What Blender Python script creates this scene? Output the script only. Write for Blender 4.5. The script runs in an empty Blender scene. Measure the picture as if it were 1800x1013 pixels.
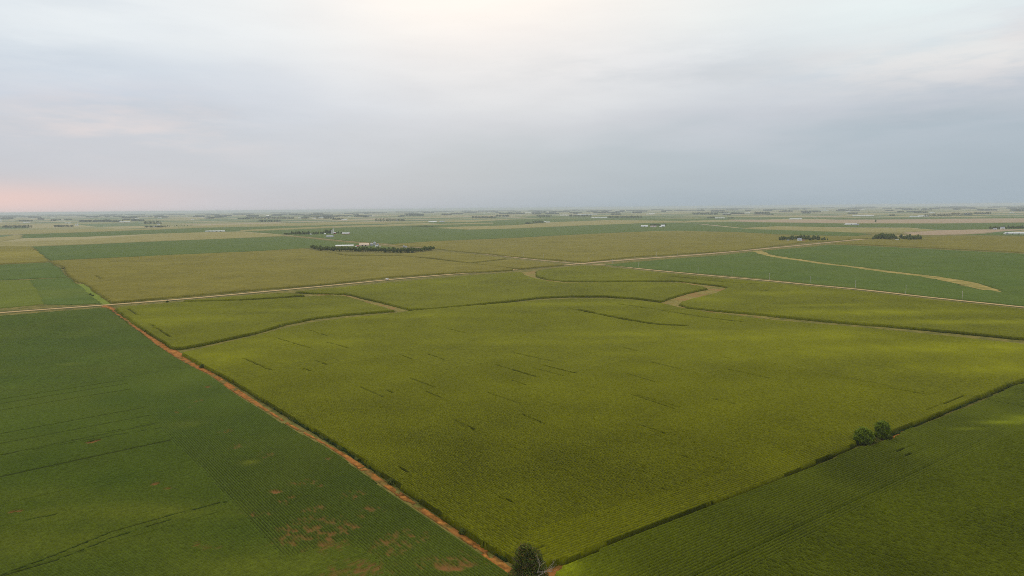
import bpy, bmesh, math, random
import numpy as np
from mathutils import Vector, Matrix
random.seed(7)
RNG = np.random.default_rng(11)
scn = bpy.context.scene
COL = scn.collection
R = math.radians

# ------------------------------------------------------------------ camera
CAM_H = 110.0
FPX = 1150.0
PITCH = math.atan((506.5 - 366.0) / FPX)
ROLL = 0.0094
cf = np.array([0, math.cos(PITCH), -math.sin(PITCH)])
r0 = np.array([1.0, 0, 0]); u0 = np.array([0, math.sin(PITCH), math.cos(PITCH)])
cr = math.cos(ROLL) * r0 - math.sin(ROLL) * u0
cu = math.sin(ROLL) * r0 + math.cos(ROLL) * u0
cam = bpy.data.cameras.new('camera')
cam.sensor_width = 36; cam.lens = 36 * FPX / 1800
cam.clip_start = 1; cam.clip_end = 200000
camo = bpy.data.objects.new('camera', cam); COL.objects.link(camo)
M = Matrix(((cr[0], cu[0], -cf[0], 0), (cr[1], cu[1], -cf[1], 0), (cr[2], cu[2], -cf[2], CAM_H), (0, 0, 0, 1)))
camo.matrix_world = M
scn.camera = camo

# ------------------------------------------------------------------ terrain
def sstep(a, b, x):
    t = np.clip((x - a) / (b - a), 0, 1)
    return t * t * (3 - 2 * t)

def H(x, y):
    """gentle swells of the prairie, flat beyond three kilometres"""
    x = np.asarray(x, float); y = np.asarray(y, float)
    d = np.hypot(x, y)
    h = 1.1 * np.sin(x / 95 + 0.6) * np.sin(y / 118 + 1.0) + 0.9 * np.sin((x + 0.6 * y) / 150 + 2.0) + 0.6 * np.sin((x - y) / 70)
    h = h + 1.6 * np.exp(-(((x - 40) / 190) ** 2 + ((y - 690) / 70) ** 2)) - 1.5 * np.exp(-(((x - 260) / 260) ** 2 + ((y - 600) / 40) ** 2))
    return h * (1 - sstep(1400, 3000, d))

def hx(x, y): return float(H(x, y))

def hsh(i, j, s=0):
    n = np.sin(np.asarray(i, float) * 127.1 + np.asarray(j, float) * 311.7 + s * 74.7) * 43758.5453
    return n - np.floor(n)

def vnoise(x, y, sc, s=0):
    x = np.asarray(x, float) / sc; y = np.asarray(y, float) / sc
    i = np.floor(x); j = np.floor(y); fx = x - i; fy = y - j
    fx = fx * fx * (3 - 2 * fx); fy = fy * fy * (3 - 2 * fy)
    a = hsh(i, j, s); b = hsh(i + 1, j, s); c = hsh(i, j + 1, s); d = hsh(i + 1, j + 1, s)
    return a * (1 - fx) * (1 - fy) + b * fx * (1 - fy) + c * (1 - fx) * fy + d * fx * fy

def gp(px, py, z=0.0):
    """point of the rolling ground (raised by z) that the photograph shows at a pixel of the 1800 x 1013 frame"""
    d = cf + (px - 900) / FPX * cr - (py - 506.5) / FPX * cu
    zz = z
    for _ in range(6):
        t = (CAM_H - zz) / max(-d[2], 1e-5)
        x, y = d[0] * t, d[1] * t
        zz = z + hx(x, y)
    return np.array([x, y])

def gpl(pts, z=0.0): return np.array([gp(a, b, z) for a, b in pts])

def proj(x, y, z):
    p = np.stack([x, y, z - CAM_H], -1)
    w = p @ cf
    w = np.where(w < 1, 1, w)
    return 900 + FPX * (p @ cr) / w, 506.5 - FPX * (p @ cu) / w, w

# section grid directions of the survey roads
_a = gp(200, 541); _b = gp(880, 985)
DA = (_a - _b) / np.linalg.norm(_a - _b)            # away from camera, along the bare strip
_a = gp(1105, 937); _b = gp(1635, 733)
DB = (_b - _a) / np.linalg.norm(_b - _a)            # along the ditch to the right
_a = gp(185, 536); _b = gp(1300, 441)
DR = (_b - _a) / np.linalg.norm(_b - _a)            # along the main road
_a = gp(1800, 540); _b = gp(540, 417)
DC = (_b - _a) / np.linalg.norm(_b - _a)
print('DA', DA, 'DB', DB, 'DR', DR, 'DC', DC, gp(900, 1000), gp(200, 541), gp(1017, 463))

# ------------------------------------------------------------------ object helpers
def meta(o, label=None, cat=None, group=None, kind=None):
    if label: o['label'] = label
    if cat: o['category'] = cat
    if group: o['group'] = group
    if kind: o['kind'] = kind
    return o

def link(name, me, mat=None, parent=None):
    o = bpy.data.objects.new(name, me); COL.objects.link(o)
    if mat is not None and not me.materials: me.materials.append(mat)
    if parent is not None: o.parent = parent
    return o

def empty(name, loc=(0, 0, 0), rz=0.0):
    o = bpy.data.objects.new(name, None); COL.objects.link(o)
    o.location = loc; o.rotation_euler = (0, 0, rz); o.empty_display_size = 0.5
    return o

def np_mesh(name, V, Q, attr=None, smooth=False):
    me = bpy.data.meshes.new(name)
    V = np.asarray(V, np.float32); Q = np.asarray(Q, np.int32)
    n, k = Q.shape
    me.vertices.add(len(V)); me.vertices.foreach_set('co', V.ravel())
    me.loops.add(n * k); me.loops.foreach_set('vertex_index', Q.ravel())
    me.polygons.add(n)
    me.polygons.foreach_set('loop_start', np.arange(0, n * k, k, dtype=np.int32))
    me.polygons.foreach_set('loop_total', np.full(n, k, np.int32))
    if smooth: me.polygons.foreach_set('use_smooth', np.ones(n, bool))
    me.update(calc_edges=True)
    if attr is not None:
        a = me.color_attributes.new('fa', 'FLOAT_COLOR', 'POINT')
        c = np.ones((len(V), 4), np.float32); c[:, :attr.shape[1]] = attr
        a.data.foreach_set('color', c.ravel())
    return me

# ------------------------------------------------------------------ materials
def newmat(name, rough=0.85, spec=0.15):
    m = bpy.data.materials.new(name); m.use_nodes = True
    nt = m.node_tree; b = nt.nodes['Principled BSDF']
    b.inputs['Roughness'].default_value = rough
    b.inputs['Specular IOR Level'].default_value = spec
    return m, nt, b

def N(nt, t, **kw):
    n = nt.nodes.new(t)
    for k, v in kw.items(): setattr(n, k, v)
    return n

def mixc(nt, fac, a, b, mode='MIX'):
    n = N(nt, 'ShaderNodeMix', data_type='RGBA', blend_type=mode)
    for sock, v in ((n.inputs[0], fac), (n.inputs[6], a), (n.inputs[7], b)):
        if hasattr(v, 'is_linked') or hasattr(v, 'links'): nt.links.new(v, sock)
        elif isinstance(v, (int, float)): sock.default_value = v
        else: sock.default_value = (*v, 1)
    return n.outputs[2]

def math_n(nt, op, a, b=None, c=None, clamp=False):
    n = N(nt, 'ShaderNodeMath', operation=op, use_clamp=clamp)
    for i, v in enumerate((a, b, c)):
        if v is None: continue
        if hasattr(v, 'links'): nt.links.new(v, n.inputs[i])
        else: n.inputs[i].default_value = v
    return n.outputs[0]

def noise(nt, sc, detail=3, rough=0.55, vec=None, dim='3D'):
    n = N(nt, 'ShaderNodeTexNoise', noise_dimensions=dim)
    n.inputs['Scale'].default_value = sc; n.inputs['Detail'].default_value = detail; n.inputs['Roughness'].default_value = rough
    if vec is None:
        g = N(nt, 'ShaderNodeNewGeometry'); vec = g.outputs['Position']
    nt.links.new(vec, n.inputs['Vector'])
    return n.outputs['Fac']

def ramp(nt, fac, stops):
    n = N(nt, 'ShaderNodeValToRGB')
    e = n.color_ramp.elements
    while len(e) < len(stops): e.new(0.5)
    for q, (p, c) in zip(e, stops):
        q.position = p; q.color = (*c, 1)
    nt.links.new(fac, n.inputs[0])
    return n.outputs[0]

def crop_mat(name, low, high, tinted, soil, speck=(0.75, 1.3), rough=0.9, spec=0.03, speck_scale=0.9):
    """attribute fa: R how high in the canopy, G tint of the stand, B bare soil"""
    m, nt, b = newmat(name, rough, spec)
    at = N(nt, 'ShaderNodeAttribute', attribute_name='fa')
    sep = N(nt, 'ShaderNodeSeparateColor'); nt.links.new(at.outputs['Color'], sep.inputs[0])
    c = mixc(nt, sep.outputs[0], low, high)  # near crops: almost black low colour paints the shade between rows into the canopy
    c = mixc(nt, sep.outputs[1], c, tinted)
    f1 = noise(nt, speck_scale, 2, 0.7)
    f1 = math_n(nt, 'MULTIPLY_ADD', f1, (speck[1] - speck[0]) * 2.2, speck[0] - (speck[1] - speck[0]) * 0.6)
    f2 = noise(nt, 0.02, 4, 0.6)
    f2 = math_n(nt, 'MULTIPLY_ADD', f2, 0.5, 0.75)
    f = math_n(nt, 'MULTIPLY', f1, f2)
    v = N(nt, 'ShaderNodeVectorMath', operation='SCALE'); nt.links.new(c, v.inputs[0]); nt.links.new(f, v.inputs['Scale'])
    c = mixc(nt, sep.outputs[2], v.outputs[0], soil)
    nt.links.new(c, b.inputs['Base Color'])
    return m

def simple(name, col, col2=None, sc=1.0, rough=0.7, spec=0.2, metal=0.0, detail=3):
    m, nt, b = newmat(name, rough, spec); b.inputs['Metallic'].default_value = metal
    if col2 is None: col2 = tuple(v * 0.82 for v in col)
    g = N(nt, 'ShaderNodeTexCoord')
    f = noise(nt, sc, detail, 0.6, g.outputs['Object'])
    c = ramp(nt, f, [(0.3, col2), (0.7, col)])
    nt.links.new(c, b.inputs['Base Color'])
    return m

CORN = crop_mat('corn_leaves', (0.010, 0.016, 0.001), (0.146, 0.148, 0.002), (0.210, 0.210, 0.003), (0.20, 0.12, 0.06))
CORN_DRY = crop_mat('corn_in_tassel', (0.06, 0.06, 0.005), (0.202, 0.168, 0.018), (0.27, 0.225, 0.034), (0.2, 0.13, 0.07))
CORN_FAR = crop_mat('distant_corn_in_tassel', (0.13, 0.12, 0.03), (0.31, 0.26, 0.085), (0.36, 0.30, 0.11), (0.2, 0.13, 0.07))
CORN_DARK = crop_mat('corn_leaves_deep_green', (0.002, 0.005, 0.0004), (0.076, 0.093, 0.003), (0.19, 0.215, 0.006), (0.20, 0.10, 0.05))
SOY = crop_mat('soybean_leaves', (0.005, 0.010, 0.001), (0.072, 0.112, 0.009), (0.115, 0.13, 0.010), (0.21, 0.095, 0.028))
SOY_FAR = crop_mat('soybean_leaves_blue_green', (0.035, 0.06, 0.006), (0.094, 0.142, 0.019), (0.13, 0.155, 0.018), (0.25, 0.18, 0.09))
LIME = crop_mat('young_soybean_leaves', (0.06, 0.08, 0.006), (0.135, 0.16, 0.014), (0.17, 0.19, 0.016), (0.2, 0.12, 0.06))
DEADGRASS = crop_mat('dead_orange_grass', (0.12, 0.05, 0.010), (0.46, 0.185, 0.038), (0.17, 0.13, 0.03), (0.40, 0.15, 0.035), speck=(0.6, 1.35), speck_scale=0.5)
WEEDS = crop_mat('ditch_weeds', (0.012, 0.022, 0.004), (0.06, 0.085, 0.012), (0.13, 0.13, 0.02), (0.2, 0.12, 0.06))
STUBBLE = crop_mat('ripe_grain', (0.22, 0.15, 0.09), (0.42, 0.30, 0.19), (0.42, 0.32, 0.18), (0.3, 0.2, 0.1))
LIMEGRASS = crop_mat('lush_waterway_grass', (0.09, 0.13, 0.01), (0.18, 0.23, 0.022), (0.24, 0.25, 0.04), (0.3, 0.2, 0.08))
TANGRASS = crop_mat('mown_dry_grass', (0.09, 0.095, 0.012), (0.25, 0.215, 0.045), (0.32, 0.23, 0.065), (0.28, 0.16, 0.05), speck=(0.7, 1.25), speck_scale=0.25)

# ------------------------------------------------------------------ point tests
def inside(P, X, Y):
    r = np.zeros(X.shape, bool)
    x1, y1 = P[-1]
    for x2, y2 in P:
        if y1 != y2:
            c = ((Y >= y1) != (Y >= y2)) & (X < (x2 - x1) * (Y - y1) / (y2 - y1) + x1)
            r ^= c
        x1, y1 = x2, y2
    return r

def segdist(L, X, Y):
    d = np.full(X.shape, 1e9)
    for (x1, y1), (x2, y2) in zip(L[:-1], L[1:]):
        dx, dy = x2 - x1, y2 - y1; q = dx * dx + dy * dy + 1e-9
        t = np.clip(((X - x1) * dx + (Y - y1) * dy) / q, 0, 1)
        d = np.minimum(d, np.hypot(X - x1 - t * dx, Y - y1 - t * dy))
    return d

# ------------------------------------------------------------------ fields: the canopy as a height field
T = 60.8
def cell_size(d, near_rows):
    if near_rows and d < 470: return (0.8, 0.38)
    if d < 660: return (0.95, 0.95)
    if d < 900: return (1.8, 1.8)
    if d < 1500: return (3.0, 3.0)
    if d < 2400: return (5.5, 5.5)
    if d < 4000: return (10, 10)
    return (20, 20)

def lod_of(a, b, TT, u, v, rows, rs):
    c = (a + .5) * TT * u + (b + .5) * TT * v
    cu_, cv_ = cell_size(max(np.hypot(*c), 1), rows)
    return (cu_, rs / 2 if cv_ < .5 else cv_)

def chunk(P, zt, dr, hooks, row_depth=0.4, jit=0.13, rows=True, big=False, rs=0.76, whole=None):
    u = np.array(dr, float); v = np.array([-u[1], u[0]])
    pu = P @ u; pv = P @ v
    TT = T * 8 if big else {.76: 60.8, .96: 60.48, 1.2: 60.0}[rs]
    tiles = []
    for a in range(int(math.floor((pu.min() - 12) / TT)), int(math.floor((pu.max() + 12) / TT)) + 1):
        for b in range(int(math.floor((pv.min() - 12) / TT)), int(math.floor((pv.max() + 12) / TT)) + 1):
            c = (a + .5) * TT * u + (b + .5) * TT * v
            sx, sy, w = proj(np.array([c[0]]), np.array([c[1]]), np.array([0.0]))
            rad = TT * 0.75 / max(w[0], 60) * FPX
            dd = np.hypot(*c)
            if dd > TT * 1.5 and (w[0] < 20 or sx[0] + rad < -650 or sx[0] - rad > 2450 or sy[0] - rad > 1500): continue
            tiles.append((a, b, max(dd, 1)))
    Vs, Qs, As, off = [], [], [], 0
    for a, b, dd in tiles:
        me_ = lod_of(a, b, TT, u, v, rows, rs); cu_, cv_ = me_
        nu = max(1, int(round(TT / cu_))); nv = max(1, int(round(TT / cv_)))
        fine = cu_ == 0.8
        # a finer tile overlaps a coarser neighbour by one cell, so that no crack opens between them
        ex = [int(lod_of(a + i, b + j, TT, u, v, rows, rs)[0] > cu_) for i, j in ((-1, 0), (1, 0), (0, -1), (0, 1))]
        iu = a * nu + np.arange(-ex[0], nu + 1 + ex[1]); iv = b * nv + np.arange(-ex[2], nv + 1 + ex[3])
        IU, IV = np.meshgrid(iu, iv, indexing='ij')
        ju = (hsh(IU, IV, 1) - .5) * TT / nu * 0.7; jv = (hsh(IU, IV, 2) - .5) * TT / nv * (0.25 if fine else 0.7)
        U = IU * TT / nu + ju; W = IV * TT / nv + jv
        X = U * u[0] + W * v[0]; Y = U * u[1] + W * v[1]
        m = inside(P, X, Y)
        if not m.any(): continue
        g = H(X, Y)
        r1 = hsh(IU, IV, 3)
        if fine:
            peak = (IV % 2 == 0)
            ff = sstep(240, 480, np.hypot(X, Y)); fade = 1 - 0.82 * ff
            up = np.where(peak, 1 - (0.25 if jit < .13 else .45) * r1, 0.12 * hsh(IU, IV, 4) ** 1.5 * (1 - ff) + ff * .62)  # row valleys take the low end, where the gap shade is painted in
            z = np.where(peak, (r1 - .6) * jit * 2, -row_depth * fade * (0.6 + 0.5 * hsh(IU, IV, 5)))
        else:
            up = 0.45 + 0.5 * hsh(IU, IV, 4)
            s = min(TT / nu, 3.0)
            z = (up - 0.85) * jit * 2.2 * s ** 0.5
        z = zt + z
        A = np.stack([up, 0.25 * vnoise(X, Y, 90, 5) + 0.2 * vnoise(X, Y, 23, 6), np.zeros_like(up)], -1)
        z, m = hooks(X, Y, U, W, z, m, A, IV, fine) if hooks else (z, m)
        if whole is not None: inw = inside(whole, X, Y); z = np.where(m, z, np.where(inw, zt - row_depth * .6, 0.0))
        else: z = np.where(m, z, 0.0)
        A[..., 0] = np.where(m | (inw if whole is not None else False), A[..., 0], 0.0)
        Z = g + z
        idx = np.arange(len(iu) * len(iv)).reshape(len(iu), len(iv))
        keep = m[:-1, :-1] | m[1:, :-1] | m[:-1, 1:] | m[1:, 1:]
        q = np.stack([idx[:-1, :-1], idx[1:, :-1], idx[1:, 1:], idx[:-1, 1:]], -1)[keep]
        V = np.stack([X, Y, Z], -1).reshape(-1, 3)
        used = np.zeros(len(V), bool); used[q.ravel()] = True
        new = np.cumsum(used) - 1
        Vs.append(V[used]); As.append(A.reshape(-1, 3)[used]); Qs.append(new[q] + off); off += used.sum()
    if not Vs: return None
    return np.concatenate(Vs), np.concatenate(Qs), np.concatenate(As)

NV = 0
def field(name, chunks, mat, label, cat, kind='stuff'):
    global NV
    V, Q, A, off = [], [], [], 0
    for c in chunks:
        if c is None: continue
        V.append(c[0]); Q.append(c[1] + off); A.append(c[2]); off += len(c[0])
    NV += off
    o = link(name, np_mesh(name, np.concatenate(V), np.concatenate(Q), np.concatenate(A)), mat)
    return meta(o, label, cat, kind=kind)

def blobs(items, z=2.0):
    """patches of the stand that differ in colour: (px, py, half width m, half depth m, amount)"""
    return [(*gp(a, b, z), c, d, e) for a, b, c, d, e in items]

def make_hooks(tint=(), bare=(), slits=(), excl=(), excl_lines=(), edge=None, extra=None, curve=None, zt=2.4):
    T_ = blobs(tint, zt); B_ = blobs(bare, 0.3)
    S_ = [(gpl(l, zt), w) for l, w in slits]
    E_ = [gpl(e, 0) for e in excl]
    L_ = [(gpl(l, 0), w) for l, w in excl_lines]
    def f(X, Y, U, W, z, m, A, IV, fine):
        for x, y, a, b, e in T_:
            # long axis across the view
            g = np.exp(-(((X - x) / a) ** 2 + ((Y - y) / b) ** 2)) * e
            A[..., 1] += g * (0.65 + 0.7 * vnoise(X, Y, 9, 8))
        A[..., 1] = np.clip(A[..., 1], 0, 1)
        for x, y, a, b, e in B_:
            q = ((X - x) / a) ** 2 + ((Y - y) / b) ** 2
            rw = hsh(np.floor(IV / 2), np.floor(U / 2.4), 41) if fine else .5
            k = np.clip(2.2 * (np.exp(-q) * e * (0.25 + 1.2 * vnoise(X, Y, 2.0, 9)) * ((.45 + .9 * rw) if e < .8 else 1) - 0.33), 0, 1) * (1 if e >= .8 else .72)
            A[..., 2] = np.maximum(A[..., 2], k)
            z = z * (1 - 0.92 * k)
        for e in E_: m = m & ~inside(e, X, Y)
        for l, w in L_:
            lo, hi = l.min(0) - w - 30, l.max(0) + w + 30
            if X.max() < lo[0] or X.min() > hi[0] or Y.max() < lo[1] or Y.min() > hi[1]: continue
            m = m & (segdist(l, X, Y) > w * (0.8 + 0.4 * vnoise(X, Y, 25, 3)))
        for l, w in S_:
            lo, hi = l.min(0) - w - 5, l.max(0) + w + 5
            if X.max() < lo[0] or X.min() > hi[0] or Y.max() < lo[1] or Y.min() > hi[1]: continue
            k = segdist(l, X, Y) < w * (0.75 + 0.5 * vnoise(X, Y, 6, 4))
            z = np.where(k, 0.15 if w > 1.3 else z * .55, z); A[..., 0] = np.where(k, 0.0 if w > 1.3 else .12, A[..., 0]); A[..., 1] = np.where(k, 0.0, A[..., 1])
        if extra: z, m = extra(X, Y, U, W, z, m, A, IV, fine)
        return z, m
    return f

def missing_rows(X, Y, U, W, z, m, A, IV, fine, p=0.03, drop=1.2, seed=0, ln=90):
    """here and there one crop row is thin or missing for a stretch"""
    if fine:
        k = (IV % 2 == 0) & (hsh(np.floor(IV / 2), np.floor(U / ln), 20 + seed) < p)
        kk = k | (np.roll(k, 1, axis=1)) | (np.roll(k, -1, axis=1))
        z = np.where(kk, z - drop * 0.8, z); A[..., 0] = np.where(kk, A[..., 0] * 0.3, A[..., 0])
    return z, m

def streak(x1, y1, x2, y2, w=0.85): return ([(x1, y1), (x2, y2)], w * .58)

# --- main corn field
F1 = [(908, 982), (950, 991), (962, 987), (1001, 979), (1046, 960), (1105, 935), (1199, 900), (1284, 869), (1367, 838), (1451, 801), (1498, 781),
      (1520, 764), (1556, 757), (1566, 756), (1636, 731), (1705, 702), (1771, 675), (1785, 671), (1800, 665), (1940, 646), (2060, 630), (1940, 617), (1800, 604), (1709, 594.5),
      (1632, 586.5), (1555, 579), (1453, 570), (1350, 561), (1247, 548.5), (1195, 540), (1170, 533.5), (1118, 527), (1064, 524.5), (1003, 524.5), (951, 527), (900, 531.5),
      (809, 538.5), (722, 546), (694, 549.5), (604, 559), (553, 565.5), (501, 576), (450, 589), (400, 601), (359, 611), (320, 619), (320, 620), (357, 641), (390, 657), (440, 687),
      (510, 729), (606, 784), (683, 836), (774, 899), (851, 953)]
S1 = [streak(427, 629, 476, 650, .9), streak(485, 594, 549, 612.5, .8), streak(542, 580, 575, 590, .8), streak(574, 601, 614, 612, .8), streak(557, 634, 575, 641, .8), streak(534, 647, 546, 652, .9),
      streak(750, 688, 779, 700, .8), streak(799, 737, 834, 754, .9), streak(704, 821, 715, 828, .9), streak(919, 728, 957, 744, .7), streak(1132, 748, 1175, 763, .7),
      streak(878, 872, 905, 883, .8), streak(1110, 693, 1186, 718, .7), streak(1101, 656, 1152, 671, .8), streak(872, 641, 942, 662, .75), streak(901, 649, 942, 661, .7), streak(680, 685, 690, 690, .9),
      streak(1144, 636, 1199, 649, .8), streak(1252, 700, 1290, 709, .6), streak(900, 619, 972, 635, .8), streak(784, 577, 818, 585, .8), streak(1200, 800, 1237, 812, .7),
      streak(708, 625, 724, 631, .8), streak(750, 621, 781, 632, .8), streak(1097, 611, 1122, 617, .7), streak(1270, 627, 1312, 637, .6), streak(900, 668, 926, 677, .6), streak(1630, 720, 1695, 695, .55),
      ([(1019, 544.5), (1050, 551), (1090, 559), (1130, 566), (1160, 570), (1205, 572)], 2.8), ([(1087, 534), (1150, 543), (1200, 551), (1250, 559), (1303, 565)], 1.3)]
T1 = [(1650, 612, 170, 24, .6), (1420, 590, 110, 20, .4), (1780, 640, 60, 22, .35), (960, 534, 120, 16, .45), (1180, 585, 120, 14, .35), (380, 625, 40, 25, .45), (720, 556, 120, 12, .25), (1690, 650, 60, 14, .3), (1050, 600, 160, 12, .2), (540, 600, 70, 15, .2)]
f1_hook = make_hooks(tint=T1, slits=S1, extra=lambda *a: missing_rows(*a, p=0.004, drop=1.0, ln=30))
P1 = gpl(F1, 2.4)
HEAD = gpl([(903, 986), (844, 958), (767, 904), (677, 841), (600, 789), (505, 733), (386, 660)], 2.4)
P1b = gpl([(880, 1000), (935, 930), (1180, 860), (1380, 795), (1498, 740), (1560, 700), (1650, 690), (1785, 650), (1800, 720), (1560, 830), (1100, 1000)], 2.4)
def h_main(X, Y, U, W, z, m, A, IV, fine):
    z, m = f1_hook(X, Y, U, W, z, m, A, IV, fine)
    return z, m & (~inside(P1b, X, Y) | (segdist(P1b, X, Y) < 2.5))
def h_head(X, Y, U, W, z, m, A, IV, fine):
    z, m = f1_hook(X, Y, U, W, z, m, A, IV, fine)
    return z, m & inside(P1, X, Y)
# a narrow overlap hides the seam between the two row directions
field('corn_field', [chunk(P1, 2.4, DA, h_main, 0.55, 0.24, rs=.96, whole=P1), chunk(P1b, 2.398, DB, h_head, 0.72, 0.10, rs=1.2, whole=P1)], CORN,
      'large yellow-green corn field in the middle, between the bare orange strip and the ditch', 'corn field')

# --- corn field at the lower right
F6 = [(955, 1120), (965, 1030), (972, 1013), (980, 1001), (997, 989), (1018, 980.5), (1053, 965), (1123, 935), (1200, 905), (1284, 876), (1367, 843), (1451, 810), (1507, 784), (1531, 782), (1548, 774), (1569, 770),
      (1583, 759), (1653, 733), (1723, 705), (1771, 682.5), (1785, 676), (1800, 673.5), (1940, 654), (2070, 637), (2450, 672), (2500, 1500), (950, 1500)]
T6 = [(1758, 742, 12, 3.0, .5), (1702, 753, 8, 2.2, .4), (985, 1006, 5, 5, .75), (1005, 992, 4, 3, .4), (1798, 735, 8, 5, .4)]
f6_hook = make_hooks(tint=T6, slits=[streak(1562, 796, 1610, 780, .45), streak(1590, 800, 1623, 788, .4)],
                     excl=[], extra=lambda *a: missing_rows(*a, p=0.0, drop=1.0, ln=40))
P6 = gpl(F6, 2.4)
P6h = gpl([(1315, 1008), (1552, 872), (1688, 810), (1771, 768), (1960, 670), (1960, 560), (1500, 700), (900, 900), (900, 1140), (1000, 1180)], 2.4)
def h6a(X, Y, U, W, z, m, A, IV, fine):
    z, m = f6_hook(X, Y, U, W, z, m, A, IV, fine); return z, m & inside(P6, X, Y)
def h6b(X, Y, U, W, z, m, A, IV, fine):
    z, m = f6_hook(X, Y, U, W, z, m, A, IV, fine); return z, m & (~inside(P6h, X, Y) | (segdist(P6h, X, Y) < 1.0))
P6c = gpl([(1315, 1008), (1552, 872), (1688, 810), (1771, 768), (1960, 670), (1990, 690), (1990, 1180), (1100, 1180), (1200, 1080)], 2.4)
field('corn_field', [chunk(P6h, 2.4, DB, h6a, 0.78, 0.09, rs=1.2, whole=P6), chunk(P6, 2.45, DA, h6b, 0.62, 0.30, rs=.96, whole=P6)], CORN_DARK,
      'dark green corn field at the lower right, below the ditch with the round trees', 'corn field')

# --- soybean field at the left
SB = [(940, 1500), (-700, 1500), (-700, 613), (0, 555), (100, 547), (180, 541), (190, 542), (218, 563), (244, 582), (277, 608), (308, 628), (347, 649), (369, 660), (418, 695), (463, 722), (516, 755),
      (557, 776), (600, 802), (621, 819), (680, 861), (739, 901), (781, 929), (823, 957), (851, 975), (905, 1013), (925, 1060)]
PSB = gpl(SB, 0.8)
bare = [(160, 778, 3.2, 2.0, 1.0), (172, 775, 2.2, 1.6, .9), (272, 852, 1.8, 1.8, 1.0), (291, 860, 2.4, 1.4, 1.0), (22, 901, 1.8, 1.3, 1), (34, 899, 1.8, 1.3, 1), (365, 681, 2.6, 2.2, 1), (487, 865, 3.0, 2.4, 1), (578, 807, 1.6, 1.6, .9),
        (560, 855, 2.5, 2.5, .6), (540, 935, 14, 14, .66), (575, 945, 12, 12, .66), (505, 950, 8, 6, .66), (610, 925, 8, 7, .6), (690, 965, 9, 6, .7), (790, 1000, 5, 3, .8), (770, 990, 8, 5, .72), (640, 1000, 13, 6, .7), (600, 1005, 9, 5, .7), (700, 950, 9, 8, .68), (815, 985, 5, 6, .75),
        (310, 725, 6, 6, .42), (420, 785, 7, 6, .56), (470, 800, 6, 6, .56), (395, 760, 5, 5, .52), (650, 900, 8, 6, .62), (530, 850, 8, 6, .6), (330, 715, 5, 5, .5), (350, 705, 5, 5, .5), (505, 880, 6, 6, .55), (620, 870, 6, 6, .55), (560, 895, 7, 6, .58), (360, 960, 14, 4, .42), (450, 905, 9, 3, .42), (740, 945, 6, 6, .45)]
sb_tint = [(440, 812, 4, 3, .8), (120, 640, 10, 5, .3), (60, 870, 30, 7, .25), (150, 900, 40, 8, .35), (300, 900, 30, 8, .25), (470, 990, 40, 14, .35), (70, 950, 30, 10, .3), (330, 745, 8, 6, .25)]
sb_hook = make_hooks(tint=sb_tint, bare=bare, zt=0.8,
                     slits=[([(0, 1010), (90, 977), (190, 936), (300, 904), (400, 880)], .4), ([(0, 1012.5), (100, 983), (200, 943), (300, 912)], .34), ([(0, 925), (60, 910), (100, 903)], .35),
                            ([(0, 800), (140, 775), (290, 750)], .25), ([(150, 778), (165, 773), (176, 771.5)], .5), ([(180, 760), (250, 748), (280, 742)], .25)],
                     extra=None)
PSBh = gpl([(120, 548), (150, 580), (212, 660), (289, 764), (348, 820), (418, 897), (495, 984), (600, 952), (650, 975), (700, 1030), (1000, 1030), (1000, 950), (600, 700), (300, 530), (185, 530)], 0.8)
def sba(X, Y, U, W, z, m, A, IV, fine):
    z, m = sb_hook(X, Y, U, W, z, m, A, IV, fine); z, m = missing_rows(X, Y, U, W, z, m, A, IV, fine, .03, .25, 0, 160); return z, m & (~inside(PSBh, X, Y) | (segdist(PSBh, X, Y) < .5))
def sbb(X, Y, U, W, z, m, A, IV, fine):
    z, m = sb_hook(X, Y, U, W, z, m, A, IV, fine); return z, m & inside(PSB, X, Y)
_a = gp(0, 925); _b = gp(495, 790)
DS = DR
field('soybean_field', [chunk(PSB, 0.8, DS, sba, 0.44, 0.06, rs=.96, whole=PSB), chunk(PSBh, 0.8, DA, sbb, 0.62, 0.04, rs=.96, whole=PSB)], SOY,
      'dark green soybean field at the lower left, beside the bare orange strip', 'soybean field')

# --- the other fields: (name, outline in the photograph, height, direction, material, label, hooks)
F2 = [(203, 543), (231, 562), (272, 590), (303, 610), (321, 609.5), (360, 602.5), (450, 583), (501, 568), (553, 557.5), (604, 551.5), (681, 545.5), (694, 545), (668, 538), (630, 527), (609, 520.5), (578, 518.5), (540, 521),
      (450, 527), (400, 529), (323, 530.5), (300, 532), (230, 537.5), (207, 540)]
F2b = [(323, 528.3), (400, 526.5), (450, 524.5), (500, 521), (537, 518), (501, 514), (450, 517.5), (400, 521.5)]
F3 = [(519, 512.3), (553, 514.5), (604, 515.2), (614, 516.5), (668, 529.4), (720, 542.7), (758, 541.5), (835, 534), (900, 527.5), (951, 521.5), (1003, 519.5), (1064, 519.5), (1118, 523), (1162, 528.8), (1182, 521.5), (1208, 514),
      (1244, 506.2), (1234, 503), (1203, 497.5), (1157, 496), (1054, 496), (990, 496.5), (964, 493.5), (944, 489.5), (921, 483), (917, 478.5), (900, 478.5), (800, 486), (680, 496.5), (560, 508)]
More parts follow.
